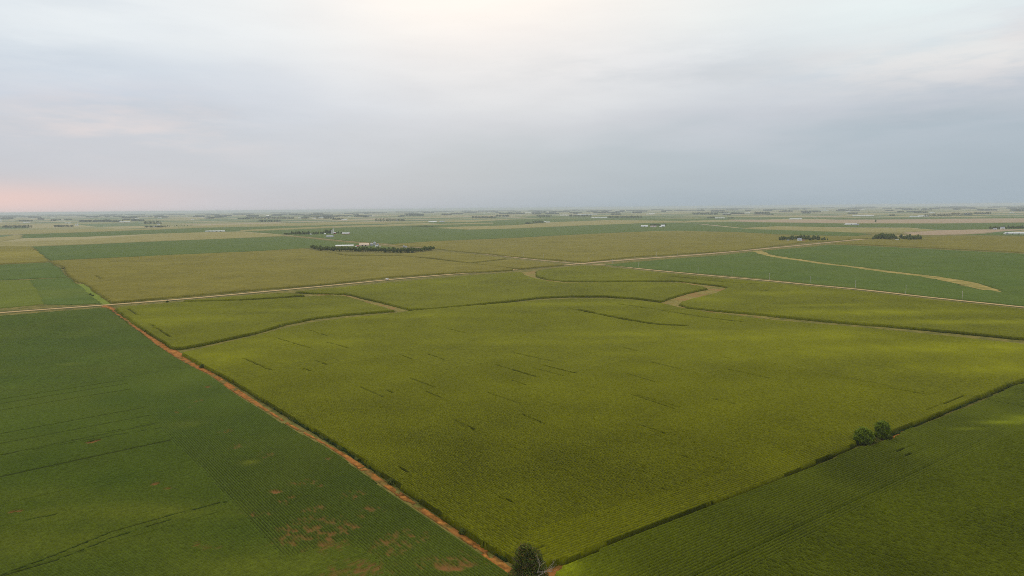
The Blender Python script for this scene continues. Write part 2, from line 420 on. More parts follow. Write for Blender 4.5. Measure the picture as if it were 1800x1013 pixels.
F45 = [(942, 482), (946, 486), (964, 490), (990, 493), (1054, 493.4), (1131, 492.6), (1170, 492.6), (1203, 494), (1234, 498), (1265, 501.3), (1280, 504.4), (1259, 514.5), (1221, 523.4), (1198, 530), (1195, 534.5), (1208, 538.5),
       (1247, 543.5), (1350, 552.5), (1453, 562.5), (1555, 570.5), (1658, 580), (1800, 593.5), (2400, 649), (2400, 606), (1800, 542.8), (1632, 526), (1504, 510.5), (1350, 495.5), (1285, 490.5), (1200, 483), (1133, 476.3), (1062, 467.5), (1030, 466.5), (1000, 468.5), (963, 472.5), (943, 476)]
G1 = [(90, 458.5), (300, 448), (450, 441.5), (533, 436.5), (560, 441), (600, 448), (615, 449.5), (707, 450), (760, 455.5), (825, 463), (900, 471.3), (900, 474), (758, 481), (681, 486), (578, 497.6), (450, 507.8), (282, 522.6), (196, 530.4), (170, 512.5), (151, 497.8), (136, 493.6), (118, 480), (112, 467)]
G2 = [(552, 440), (600, 445), (700, 446.5), (760, 441.5), (792, 443), (850, 449), (890, 454), (824, 461), (760, 453.3), (707, 448), (610, 448)]
G3 = [(833, 463), (860, 459.8), (900, 455.8), (960, 461.8), (992, 465), (960, 467.2), (920, 471), (905, 471.6)]
G4 = [(690, 429.5), (767, 424), (900, 418.7), (1017, 412.5), (1142, 406.8), (1200, 406.3), (1300, 408.3), (1367, 412), (1440, 414.5), (1510, 416), (1560, 418), (1500, 419.5), (1462, 423), (1408, 425.5), (1367, 431), (1300, 439.2), (1200, 445.3), (1117, 450.3), (1027, 460), (983, 456.3), (900, 450), (767, 436.5)]
G5 = [(1064, 465), (1133, 471.5), (1200, 478), (1350, 490), (1504, 505), (1632, 520), (1800, 537), (2400, 600), (2400, 492), (1800, 446), (1650, 438.5), (1500, 431.5), (1462, 430), (1400, 436), (1330, 442), (1200, 453.5), (1117, 460.5)]
W1 = [([(1330, 441), (1342, 446), (1355, 450), (1383, 454.5), (1450, 464), (1500, 469.5), (1581, 480.5), (1640, 487.5)], 12.0), ([(1640, 487.5), (1675, 493)], 15), ([(1675, 493), (1700, 498.5), (1718, 504)], 18), ([(1718, 504), (1735, 508.5)], 14), ([(1735, 508.5), (1761, 514)], 4)]
G6 = [(1466, 427), (1530, 420.5), (1620, 416.5), (1700, 414.5), (1800, 416.5), (2400, 437), (2400, 488), (1800, 443), (1650, 435.5), (1500, 428.8)]
H1a = [(-500, 525), (0, 493), (51, 491.8), (62, 505), (78, 533.5), (0, 541), (-500, 584)]
H1b = [(51, 491.8), (119, 488), (135, 499.5), (149, 510), (163, 524), (177, 533), (120, 535.5), (78, 534), (62, 505)]
H1c = [(-500, 484), (0, 465.5), (86, 461.5), (104, 472), (112, 482), (118, 487), (0, 492), (-500, 523)]
H2 = [(-500, 447), (0, 432.5), (56, 433.5), (84, 459), (0, 463.2), (-500, 482)]
H3 = [(58, 433.5), (150, 430), (300, 423.5), (450, 417.5), (500, 415.5), (533, 418.5), (600, 425.5), (660, 431.5), (690, 434.5), (690, 439), (600, 438), (540, 436), (450, 441), (300, 447.8), (90, 457.5)]
far = [
 # far bands, nearest first:   outline, height, material key, label
 ([(-100, 430), (0, 425), (150, 421), (300, 410), (385, 407.5), (423, 407.5), (498, 414), (450, 416.8), (300, 422.7), (150, 429), (56, 432.5), (-100, 434.5)], 2.2, 'dry', 'pale tan corn field at the left, in front of the long white shed'),
 ([(38, 412), (150, 408.5), (300, 403), (370, 400), (600, 395.5), (600, 399), (423, 405.5), (360, 409), (300, 409.5), (150, 416), (42, 418)], .7, 'soy', 'thin blue-green soybean strip behind the long white shed'),
 ([(430, 407), (600, 400), (750, 396.5), (823, 403.8), (900, 402), (1050, 395.5), (1142, 392), (1200, 391.5), (1307, 402.5), (1400, 405.5), (1500, 409), (1530, 411.5), (1500, 414.5), (1450, 413.8), (1367, 411.5), (1300, 407.8), (1200, 405.5), (1142, 406), (1017, 411.8), (900, 418), (767, 423.3), (690, 428.5), (620, 423.8), (540, 415.5), (500, 412)], .7, 'soy', 'broad green soybean field across the middle distance, around the white barns'),
 ([(423, 406.2), (600, 399.2), (867, 392.8), (867, 391.5), (600, 397), (423, 404.5)], 2, 'dry', 'thin tan corn strip behind the farm with the red barn'),
 ([(760, 400.5), (823, 403.3), (900, 401.5), (973, 398), (1050, 395), (1142, 391.7), (1200, 390.5), (1200, 388.5), (1067, 387.2), (963, 391), (900, 396.3)], 2, 'dry', 'tan corn wedge in the centre, in front of the long white sheds'),
 ([(700, 397.5), (758, 399.8), (900, 395.8), (960, 391), (1067, 386.8), (1200, 388.2), (1290, 386), (1280, 384.2), (1100, 384), (960, 384), (900, 386), (800, 392), (700, 395)], .7, 'soy', 'green soybean strip in the centre, behind the tan corn wedge'),
 ([(1210, 391), (1307, 390.5), (1480, 393), (1660, 393), (1800, 391.5), (1940, 391), (1940, 404), (1800, 402), (1733, 402.5), (1675, 404), (1600, 400), (1500, 399.8), (1367, 397.5), (1307, 400.5)], .7, 'soy', 'green soybean field at the right, behind the tan wedge and the tree grove'),
 ([(1307, 401.3), (1367, 398.2), (1500, 400.7), (1600, 401), (1650, 404.2), (1583, 408.7), (1500, 408), (1400, 404.5)], 2, 'dry', 'tan corn wedge at the right, behind the two groves'),
 ([(1583, 409.3), (1650, 405), (1708, 403.7), (1800, 403), (1800, 404), (1750, 407.5), (1700, 411.5), (1625, 413.2)], .5, 'stub', 'pinkish ripe grain field at the right, beyond the tree grove'),
 ([(1695, 413), (1770, 408.5), (1800, 407.5), (1940, 405), (1940, 417), (1800, 414)], .7, 'soy', 'green soybean wedge around the white shed at the right edge'),
 ([(-100, 421), (0, 417), (36, 412), (36, 418.5), (0, 424), (-100, 428)], 2, 'dry', 'tan corn field at the far left edge'),
 ([(-100, 407), (60, 404), (250, 402), (380, 396), (600, 390), (760, 391.5), (600, 394.5), (370, 399), (300, 402.3), (150, 407.8), (38, 411), (-100, 417)], 2, 'dry', 'long tan corn field at the left, in front of the far windbreaks'),
 ([(480, 394.5), (600, 391), (760, 390), (860, 390), (780, 391.6), (600, 396)], .7, 'soy', 'thin green strip in front of the windbreak at the left of centre'),
 ([(1280, 386.2), (1400, 386.5), (1560, 386), (1700, 385), (1940, 384), (1940, 390), (1800, 390.5), (1660, 392), (1480, 392), (1307, 389.5)], 2, 'stub', 'pinkish ripe field at the right, behind the soybeans'),
 ([(1200, 382.5), (1280, 383.8), (1500, 385.2), (1700, 384.2), (1940, 382.5), (1940, 381), (1700, 382.5), (1500, 383.3), (1280, 382)], .7, 'soy', 'far thin green strip at the right'),
 ([(900, 381.5), (960, 383), (1100, 383), (1200, 382), (1200, 381), (1060, 380.5), (940, 380)], .7, 'soy', 'far thin green strip in the centre'),
]
F45_slit = [([(1182, 485.7), (1200, 487.5), (1240, 492), (1280, 496), (1336, 499)], 2.0), ([(1336, 510), (1352, 511)], 1.5)]
F45_tint = [(1560, 548, 110, 16, .6), (1700, 566, 90, 12, .6), (1340, 515, 80, 18, .35), (1380, 496, 70, 12, .5), (1450, 536, 60, 8, .4), (1240, 526, 30, 20, .5), (1100, 480, 100, 30, .2)]
def mid(name, poly, zt, dr, mat, label, cat, **kw):
    return field(name, [chunk(gpl(poly, zt), zt, dr, make_hooks(zt=zt, **kw), 0.4, 0.16 if zt > 1 else .07)], mat, label, cat)
mid('corn_field', F2, 2.4, DA, CORN, 'green corn field at the left below the main road, right of the orange strip', 'corn field', tint=[(330, 560, 60, 25, .35), (480, 545, 80, 15, .25), (260, 545, 40, 20, .2)],
    slits=[([(226, 543), (241, 553)], .9), ([(265, 569), (299, 592)], .8)])
mid('corn_field', F2b, 2.4, DA, CORN, 'narrow wedge of corn squeezed between the main road and the field below', 'corn field')
mid('corn_field', F3, 2.4, DR, CORN, 'long corn field below the main road, tapering to a point at the tan waterway', 'corn field', tint=[(620, 505, 90, 20, .25), (820, 495, 60, 25, .1)])
mid('corn_field', F45, 2.4, DR, CORN, 'corn field under the utility poles, curling around the tan waterway', 'corn field', tint=F45_tint, slits=F45_slit)
mid('corn_field', G1, 2.4, DR, CORN_DRY, 'large brownish-olive corn field at the left, above the main road', 'corn field', slits=[([(169, 484), (178, 490)], 1.6)])
mid('corn_field', G2, 2.4, DR, CORN_DRY, 'olive corn field directly in front of the long shelterbelt', 'corn field')
mid('corn_field', G3, 2.4, DR, CORN_DRY, 'small triangular corn field left of the crossroads', 'corn field')
mid('corn_field', G4, 2.4, DR, CORN_DRY, 'wide brownish-olive corn field beyond the crossroads', 'corn field')
mid('soybean_field', G5, .8, DR, SOY_FAR, 'deep green soybean field at the right, crossed by a curving tan waterway', 'soybean field', excl_lines=W1)
mid('corn_field', G6, 2.4, DR, CORN_DRY, 'olive corn field at the right, beyond the soybeans with the waterway', 'corn field')
mid('soybean_field', H1a, .8, DR, LIME, 'bright yellow-green field at the left edge, above the main road', 'soybean field')
mid('soybean_field', H1b, .8, DR, SOY_FAR, 'mid green field at the left, beside the bright grass waterway', 'soybean field', tint=[(100, 515, 90, 60, .5)])
mid('soybean_field', H1c, .8, DR, SOY_FAR, 'blue-green soybean field at the left edge, below the tan corn', 'soybean field')
mid('corn_field', H2, 2.4, DR, CORN_DRY, 'tan corn field at the left edge, left of the diagonal ditch', 'corn field', tint=[(0, 448, 300, 200, .6)])
mid('soybean_field', H3, .8, DR, SOY_FAR, 'long blue-green soybean field at the left, reaching the shelterbelt farm', 'soybean field')
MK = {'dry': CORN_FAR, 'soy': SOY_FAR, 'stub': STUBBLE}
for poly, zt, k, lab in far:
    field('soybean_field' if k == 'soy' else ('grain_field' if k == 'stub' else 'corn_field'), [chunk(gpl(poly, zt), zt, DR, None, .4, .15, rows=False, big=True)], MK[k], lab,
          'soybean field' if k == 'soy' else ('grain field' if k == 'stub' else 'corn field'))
print('FIELD VERTS', NV)

# --- bare strip of dead grass between soybeans and corn
ST_L = [(178, 540), (190, 541.5), (218, 562), (244, 581), (277, 607), (308, 627), (347, 648.5), (369, 659), (418, 694), (463, 720), (516, 753), (557, 774), (600, 800), (621, 817), (680, 859), (739, 899), (781, 927), (823, 955), (851, 973), (840, 1000), (860, 1030)]
ST_R = [(930, 1030), (905, 1003), (890, 993), (866, 974), (816, 941), (746, 895), (681, 850), (631, 814), (600, 795), (547, 766), (502, 741), (450, 706), (394, 668), (380, 659), (330, 628), (305, 614), (272, 595), (231, 565), (203, 545), (192, 538), (182, 537)]
PST = gpl(ST_L + ST_R)
CEN = gpl([((a + c) / 2, (b + d) / 2) for (a, b), (c, d) in zip([(200, 550), (290, 617), (393, 677), (550, 770), (676, 852), (802, 946), (858, 985)], [(200, 550), (290, 617), (393, 677), (550, 770), (676, 852), (802, 946), (858, 985)])])
def strip_hook(X, Y, U, W, z, m, A, IV, fine):
    n = vnoise(X, Y, 7, 1) * .6 + vnoise(X, Y, 2.5, 2) * .4
    k = vnoise(X, Y, 1.3, 3)
    A[..., 0] = np.clip(0.15 + 0.9 * k, 0, 1); A[..., 1] = sstep(.5, .85, vnoise(X, Y, 5, 9)) * .8
    A[..., 2] = sstep(.5, .75, vnoise(X, Y, 5, 12)) * .7
    z = z * (0.3 + 1.2 * k)
    m = m & (n > 0.24)
    return z, m
o = field('dead_grass_strip', [chunk(PST, 0.3, DA, strip_hook, .1, .05)], DEADGRASS, 'bare orange-brown strip of dead grass between the soybeans and the corn', 'grass strip')
PB = gpl([(940, 1030), (955, 1002), (965, 993), (985, 986), (1010, 978), (1022, 977), (1000, 989), (985, 1001), (976, 1013), (972, 1030)])
field('dead_grass_patch', [chunk(PB, 0.3, DB, strip_hook, .1, .05)], DEADGRASS, 'rusty patch of dead grass right of the big tree at the bottom', 'grass patch')
PB2 = gpl([(1563, 771), (1569, 763), (1578, 760), (1590, 758), (1582, 765), (1572, 770)])
field('dead_grass_patch', [chunk(PB2, 0.3, DB, strip_hook, .1, .05)], DEADGRASS, 'small orange patch of dead grass right of the two round trees', 'grass patch')
# weeds in the ditch and along the corn edge
def weed_hook(L, w, zt, p=0.3, src=None):
    def f(X, Y, U, W, z, m, A, IV, fine):
        d = segdist(L, X, Y); n = vnoise(X, Y, 4, 31)
        m = m & (d < w * (0.5 + n))
        A[..., 0] = hsh(np.round(X * 2), np.round(Y * 2), 3) ** 1.5; A[..., 1] = (n > .7) * .4
        z = zt * (0.3 + 1.0 * vnoise(X, Y, 2.2, 33)) * (0.6 + .6 * hsh(IV, np.round(U), 2))
        return z, m
    return f
def weeds(line, w, zt, label):
    L = gpl(line)
    lo, hi = L.min(0) - w - 3, L.max(0) + w + 3
    d = L[-1] - L[0]; d /= np.linalg.norm(d); n = np.array([-d[1], d[0]])
    off = max(abs((p - L[0]) @ n) for p in L) + w + 3
    P = np.array([L[0] - n * off - d * 3, L[-1] - n * off + d * 3, L[-1] + n * off + d * 3, L[0] + n * off - d * 3])
    field('ditch_weeds', [chunk(P, zt, d, weed_hook(L, w, zt))], WEEDS, label, 'weeds')
weeds([(985, 992), (1001, 985), (1050, 966), (1110, 938), (1200, 904), (1290, 871), (1370, 842), (1455, 806), (1503, 783)], .8, .7, 'dark green weeds filling the ditch left of the two round trees')
weeds([(1566, 767), (1600, 751), (1640, 735), (1710, 706), (1771, 680), (1800, 671), (1850, 663)], .9, .8, 'dark green weeds filling the ditch right of the two round trees')
weeds([(326, 624), (363, 646), (393, 662), (444, 693), (512, 736), (606, 792), (686, 844), (775, 905), (852, 959), (890, 985)], 1.0, 1.2, 'tall green weeds along the edge of the main corn, beside the orange strip')
LW = [(137, 499), (151, 500), (169, 514.5), (182, 525), (194, 534.5), (179, 535), (164, 524.5), (149, 510.5)]
mid('grass_waterway', LW, .3, DR, LIMEGRASS, 'bright lime grass waterway above the main road at the left', 'waterway')
# tan waterways: mown dry grass between the corn fields
def plain(X, Y, U, W, z, m, A, IV, fine):
    A[..., 0] = .3 + .7 * vnoise(X, Y, 3, 4); A[..., 1] = .8 * vnoise(X, Y, 14, 5); A[..., 2] = .8 * sstep(.55, .8, vnoise(X, Y, 9, 6)); return z * (0.5 + vnoise(X, Y, 2, 7)), m
def water(poly, label):
    field('grass_waterway', [chunk(gpl(poly), .16, DR, plain, .05, .03, rows=False)], TANGRASS, label, 'waterway')
water([(1160, 533), (1185, 524), (1208, 517), (1240, 509), (1236, 503.5), (1203, 498), (1170, 496.3), (1170, 495.6), (1210, 496.5), (1240, 501), (1262, 503.5), (1282, 507), (1262, 515), (1222, 524.5), (1199, 532), (1198, 537), (1210, 542), (1247, 547), (1350, 557), (1350, 560.5), (1247, 548.5), (1195, 540.5)], 'tan waterway winding between the corn fields at the right of centre')
water([(917, 479), (941, 477), (941, 484), (946, 488), (964, 492), (990, 495), (1054, 495.6), (1054, 497), (990, 497), (960, 494), (940, 489.5), (920, 483)], 'tan grass turnout just below the main road at the top of the waterway')
water([(540, 519), (578, 516.5), (604, 516.5), (612, 518), (668, 532), (720, 545.5), (700, 548), (692, 544.5), (668, 538), (630, 527), (609, 521), (578, 519), (545, 521.5)], 'pale grass lane running diagonally between two corn fields left of centre')
for l, w in [W1[0]]:
    pass
def ribbon(line, w0, z, w1=None, name='road', mat=None, step=12.0, lab=None, kind='structure', w_noise=0.0):
    L = gpl(line); w1 = w1 or w0
    seg = np.linalg.norm(np.diff(L, axis=0), axis=1); s = np.concatenate([[0], np.cumsum(seg)])
    n = max(2, int(s[-1] / step)); t = np.linspace(0, s[-1], n)
    X = np.interp(t, s, L[:, 0]); Y = np.interp(t, s, L[:, 1])
    ker = np.ones(7) / 7
    if n > 20:
        Xp = np.convolve(np.pad(X, 3, mode='reflect', reflect_type='odd'), ker, 'valid'); Yp = np.convolve(np.pad(Y, 3, mode='reflect', reflect_type='odd'), ker, 'valid'); X, Y = Xp, Yp
    tx = np.gradient(X); ty = np.gradient(Y); q = np.hypot(tx, ty); nx, ny = -ty / q, tx / q
    Ws = np.linspace(w0, w1, n) * (1 + w_noise * (vnoise(t, t * 0, 20) - .5))
    cols = np.array([-1, -.5, 0, .5, 1]) * .5
    V = []
    for c in cols:
        x = X + nx * Ws * c; y = Y + ny * Ws * c
        V.append(np.stack([x, y, H(x, y) + z], -1))
    V = np.concatenate(V); Q = []
    for k in range(4):
        a = np.arange(n - 1) + k * n
        Q.append(np.stack([a, a + 1, a + 1 + n, a + n], -1))
    me = np_mesh(name, V, np.concatenate(Q)[:, ::-1], smooth=True)
    o = link(name, me, mat); meta(o, lab, None, kind=kind); return o

def road_mat(name, a, b, sc=.35):
    m, nt, bs = newmat(name, .95, .05)
    c = ramp(nt, noise(nt, sc, 5, .65), [(.3, a), (.68, b)])
    nt.links.new(c, bs.inputs['Base Color']); return m
GRAVEL = road_mat('pale_gravel', (.45, .30, .125), (.60, .43, .20))
DIRTTRACK = road_mat('tan_dirt', (.34, .23, .11), (.52, .37, .20), .12)
VERGE = road_mat('road_verge_grass', (.045, .05, .012), (.17, .14, .04), .12)
R1 = [(-700, 609), (-60, 554.5), (0, 549.8), (90, 543.4), (185, 536.5), (300, 528), (400, 518.6), (500, 509.4), (600, 500), (680, 492), (760, 485), (850, 478.3), (930, 472), (1017, 463.8)]
R1b = [(1017, 463.8), (1100, 457), (1200, 449.6), (1330, 438.8), (1400, 432), (1450, 427), (1500, 422)]
R2a = [(500, 413.8), (533, 416.8), (600, 423.5), (670, 429.3), (723, 434.5), (765, 437.8), (792, 440.2), (850, 446.8), (900, 452.2), (963, 459), (1017, 463.8)]
R2b = [(1017, 463.8), (1057, 465), (1090, 468), (1133, 473.6), (1200, 480.2), (1285, 488.2), (1350, 493), (1504, 508), (1632, 523), (1800, 540), (2420, 605)]
ribbon(R1, 22, .045, name='road_verge', mat=VERGE, lab='brown grass verge of the main gravel road')
ribbon(R1, 7.5, .09, name='gravel_road', mat=GRAVEL, lab='pale gravel road crossing the left half')
ribbon(R1b, 26, .045, name='road_verge', mat=VERGE, lab='brown grass verge of the road beyond the crossroads')
ribbon(R1b, 15, .085, name='gravel_road', mat=DIRTTRACK, lab='wide tan road running right from the crossroads')
ribbon(R2a, 14, .05, name='road_verge', mat=VERGE, lab='verge of the side road left of the crossroads')
ribbon(R2a, 6.5, .095, name='dirt_road', mat=DIRTTRACK, lab='side road running from the crossroads to the shelterbelt farm')
ribbon(R2b, 17, .052, name='road_verge', mat=VERGE, lab='verge under the utility poles')
ribbon(R2b, 6.5, .1, name='dirt_road', mat=GRAVEL, lab='narrow road running right under the utility poles')
ribbon([(1500, 422), (1530, 419.3), (1640, 409.5), (1700, 406.5), (1780, 404), (1940, 400)], 22, .09, name='dirt_road', mat=DIRTTRACK, lab='tan dirt road beyond the grove at the right')
ribbon(W1[0][0], 24, .12, w1=29, name='grass_waterway', mat=None, lab='curving tan grass waterway in the green soybean field')
ribbon([(1640, 487.5), (1675, 493), (1700, 498.5), (1718, 504), (1735, 508.5), (1761, 514.3)], 42, .13, w1=16, name='grass_waterway', mat=None, lab='widening tan end of the waterway in the green soybean field')
tan_m = TANGRASS
for o in list(COL.objects):
    if o.name.startswith('grass_waterway') and o.type == 'MESH' and not o.data.materials:
        o.data.materials.append(road_mat('tan_waterway_grass', (.17, .16, .03), (.46, .33, .10), .045))
        del o['kind']; meta(o, cat='waterway', kind='stuff')

# ------------------------------------------------------------------ ground sheet to the horizon
rings = [0.0] + list(15 * 1.022 ** np.arange(0, 370)); rings = [r for r in rings if r < 46000] + [46000]
NS = 512
th = np.linspace(0, 2 * np.pi, NS, endpoint=False)
V = [np.array([[0, 0, hx(0, 0) - .02]])]
for r in rings[1:]:
    x = r * np.sin(th); y = r * np.cos(th); V.append(np.stack([x, y, H(x, y) - .02], -1))
V = np.concatenate(V)
Q = []
a = np.arange(NS); b = (a + 1) % NS
for k in range(len(rings) - 2):
    o1 = 1 + k * NS; o2 = o1 + NS
    Q.append(np.stack([o1 + a, o2 + a, o2 + b, o1 + b], -1))
Q = np.concatenate(Q)[:, ::-1]
me = np_mesh('ground', V, Q, smooth=True)
bm = bmesh.new(); bm.from_mesh(me); bm.verts.ensure_lookup_table()
bm.faces.new([bm.verts[1 + i] for i in range(NS)][::-1]); bm.normal_update(); bm.to_mesh(me); bm.free()
m, nt, bs = newmat('prairie_ground', .95, .05)
g = N(nt, 'ShaderNodeNewGeometry')
rot = N(nt, 'ShaderNodeVectorRotate', rotation_type='Z_AXIS'); nt.links.new(g.outputs['Position'], rot.inputs['Vector'])
rot.inputs['Angle'].default_value = -math.atan2(DR[1], DR[0])
def cells(sx, sy, ox):
    mp = N(nt, 'ShaderNodeMapping'); nt.links.new(rot.outputs[0], mp.inputs['Vector'])
    mp.inputs['Scale'].default_value = (1 / sx, 1 / sy, 0); mp.inputs['Location'].default_value = (ox, ox * .7, 0)
    fl = N(nt, 'ShaderNodeVectorMath', operation='FLOOR'); nt.links.new(mp.outputs[0], fl.inputs[0])
    wn = N(nt, 'ShaderNodeTexWhiteNoise', noise_dimensions='2D'); nt.links.new(fl.outputs[0], wn.inputs['Vector'])
    return wn.outputs['Value'], wn.outputs['Color']
v1, c1 = cells(805, 402, .3); v2, c2 = cells(402, 805, 4.1); v3, _ = cells(805, 805, 9.3)
pick = math_n(nt, 'GREATER_THAN', v3, .5)
mx = N(nt, 'ShaderNodeMix', data_type='FLOAT'); nt.links.new(pick, mx.inputs[0]); nt.links.new(v1, mx.inputs[2]); nt.links.new(v2, mx.inputs[3])
patch = N(nt, 'ShaderNodeValToRGB'); patch.color_ramp.interpolation = 'CONSTANT'
e = patch.color_ramp.elements
st = [(0, (.34, .28, .10)), (.22, (.09, .15, .045)), (.4, (.40, .33, .15)), (.55, (.11, .17, .06)), (.7, (.42, .32, .19)), (.82, (.28, .26, .10)), (.92, (.07, .12, .04))]
while len(e) < len(st): e.new(.5)
for q, (p, c) in zip(e, st): q.position = p; q.color = (*c, 1)
nt.links.new(mx.outputs[0], patch.inputs[0])
verge = ramp(nt, noise(nt, .11, 5, .7), [(.3, (.07, .075, .012)), (.5, (.17, .15, .030)), (.7, (.28, .20, .055))])
ln = N(nt, 'ShaderNodeVectorMath', operation='LENGTH'); nt.links.new(g.outputs['Position'], ln.inputs[0])
farf = N(nt, 'ShaderNodeMapRange'); nt.links.new(ln.outputs['Value'], farf.inputs[0]); farf.inputs[1].default_value = 2900; farf.inputs[2].default_value = 3100
patchm = mixc(nt, math_n(nt, 'MULTIPLY', noise(nt, .004, 4, .6), .5), patch.outputs[0], (.2, .19, .08))
c = mixc(nt, farf.outputs[0], verge, patchm)
nt.links.new(c, bs.inputs['Base Color'])
me.materials.append(m)
o = link('ground', me); meta(o, kind='structure')

# ------------------------------------------------------------------ trees
def foliage_mat(name, dark, light, warm=None):
    m, nt, b = newmat(name, .75, .15)
    at = N(nt, 'ShaderNodeAttribute', attribute_name='fa')
    sep = N(nt, 'ShaderNodeSeparateColor'); nt.links.new(at.outputs['Color'], sep.inputs[0])
    c = mixc(nt, sep.outputs[0], dark, light)
    if warm: c = mixc(nt, sep.outputs[1], c, warm)
    nt.links.new(c, b.inputs['Base Color'])
    tr = N(nt, 'ShaderNodeBsdfTranslucent'); nt.links.new(c, tr.inputs['Color'])
    ms = N(nt, 'ShaderNodeMixShader'); ms.inputs[0].default_value = .42
    nt.links.new(b.outputs[0], ms.inputs[1]); nt.links.new(tr.outputs[0], ms.inputs[2]); nt.links.new(ms.outputs[0], nt.nodes['Material Output'].inputs['Surface'])
    return m
LEAF = foliage_mat('broad_tree_leaves', (.05, .075, .010), (.22, .27, .038), (.28, .16, .05))
LEAF_YG = foliage_mat('yellow_green_tree_leaves', (.08, .12, .008), (.33, .42, .03), (.24, .20, .03))
WOOD = foliage_mat('far_windbreak_leaves', (.02, .035, .014), (.075, .105, .04))
LEAF_BG = foliage_mat('blue_green_tree_leaves', (.05, .085, .02), (.16, .23, .06))
BARK = simple('grey_brown_bark', (.16, .12, .085), (.07, .05, .035), 1.5, .9, .05)
DEADWOOD = simple('bleached_dead_wood', (.50, .42, .32), (.30, .24, .17), 2.0, .8, .1)

def crown_mesh(name, lobes, n, size, seed=0, warm=0.0, shell=0.55, stretch=1.0):
    """leaf clumps: small bent quads scattered through the lobes' volume"""
    rg = np.random.default_rng(seed)
    L = np.array(lobes, float)      # x y z rx ry rz
    vol = L[:, 3] * L[:, 4] * L[:, 5]; vol = vol ** .75
    pick = rg.choice(len(L), n, p=vol / vol.sum())
    d = rg.normal(size=(n, 3)); d /= np.linalg.norm(d, axis=1)[:, None]
    rad = shell + (1.04 - shell) * rg.random(n) ** .6
    rad *= 1 + .16 * np.sin(d[:, 0] * 7 + pick) * np.cos(d[:, 1] * 6 + d[:, 2] * 5)
    C = L[pick, :3] + d * rad[:, None] * L[pick, 3:6]
    nrm = d + .9 * rg.normal(size=(n, 3)); nrm /= np.linalg.norm(nrm, axis=1)[:, None]
    t = np.cross(nrm, rg.normal(size=(n, 3))); t /= np.linalg.norm(t, axis=1)[:, None]
    b = np.cross(nrm, t)
    s = size * (.5 + rg.random(n))[:, None]
    P = np.stack([C - t * s, C - b * s * .55 + nrm * s * .2, C + t * s, C + b * s * .55 + nrm * s * .15], 1)
    V = P.reshape(-1, 3); Q = np.arange(4 * n).reshape(-1, 4)
    sh = np.clip(rg.random(n) * .8 + .2 * np.sin(C[:, 0] * 1.3 + C[:, 2] * 1.7), 0, 1)
    wm = (rg.random(n) < warm) * rg.random(n)
    A = np.repeat(np.stack([sh, wm, sh * 0], -1), 4, axis=0)
    return np_mesh(name, V, Q, A)

def tube(bm, pts, radii, seg=6):
    rings = []
    for i, (p, r) in enumerate(zip(pts, radii)):
        p = Vector(p)
        d = (Vector(pts[min(i + 1, len(pts) - 1)]) - Vector(pts[max(i - 1, 0)])).normalized()
        a = d.orthogonal().normalized(); b = d.cross(a)
        if i and rings:
            pass
        rings.append([bm.verts.new(p + (a * math.cos(2 * math.pi * k / seg) + b * math.sin(2 * math.pi * k / seg)) * r) for k in range(seg)])
    for r1, r2 in zip(rings[:-1], rings[1:]):
        best = min(range(seg), key=lambda s: sum((r1[k].co - r2[(k + s) % seg].co).length for k in range(seg)))
        for k in range(seg):
            bm.faces.new((r1[k], r1[(k + 1) % seg], r2[(k + 1 + best) % seg], r2[(k + best) % seg]))
    bm.faces.new(rings[0][::-1]); bm.faces.new(rings[-1])

def bm_mesh(name, bm, smooth=False):
    me = bpy.data.meshes.new(name); bmesh.ops.recalc_face_normals(bm, faces=bm.faces); bm.to_mesh(me); bm.free()
    if smooth:
        for p in me.polygons: p.use_smooth = True
    return me

def trunk_mesh(h, r, limbs, seed=0):
    rg = random.Random(seed); bm = bmesh.new()
    top = (rg.uniform(-.3, .3), rg.uniform(-.3, .3), h * .72)
    tube(bm, [(0, 0, -.4), (0.05, 0, h * .2), (rg.uniform(-.2, .2), .05, h * .45), top], [r * 1.3, r, r * .7, r * .25], 8)
    for i in range(limbs):
        a = 2 * math.pi * i / limbs + rg.uniform(-.4, .4); z0 = h * rg.uniform(.22, .45); ln = h * rg.uniform(.25, .4)
        p0 = Vector((0, 0, z0)); p1 = p0 + Vector((math.cos(a) * ln * .5, math.sin(a) * ln * .5, ln * .4)); p2 = p0 + Vector((math.cos(a) * ln, math.sin(a) * ln, ln * .9))
        tube(bm, [p0, p1, p2], [r * .5, r * .33, r * .1], 6)
    return bm_mesh('trunk', bm, True)

def make_tree(name, loc, crown, trunk, leafmat, label, cat='tree', group=None, rz=0):
    t = empty(name, loc, rz); meta(t, label, cat, group)
    link('trunk', trunk, BARK, t); link('crown', crown, leafmat, t)
    return t

def place(px, py): x, y = gp(px, py); return (x, y, hx(x, y) - .05)

def lobes_round(h, w, seed, n=7, low=.2):
    rg = random.Random(seed); out = [(0, 0, h * (.5 + low / 2), w * .36, w * .36, h * (.5 - low / 2) * .82)]
    for i in range(n):
        a = 2 * math.pi * i / n + rg.uniform(-.3, .3); z = h * rg.uniform(low + .18, .80); q = w * rg.uniform(.18, .30) * (1.15 - abs(z / h - .5))
        r = w * rg.uniform(.17, .24)
        out.append((math.cos(a) * q, math.sin(a) * q, z, r, r, r * rg.uniform(.8, 1.1)))
    out.append((rg.uniform(-.1, .1) * w, rg.uniform(-.1, .1) * w, h * .84, w * .22, w * .22, h * .15))
    return out

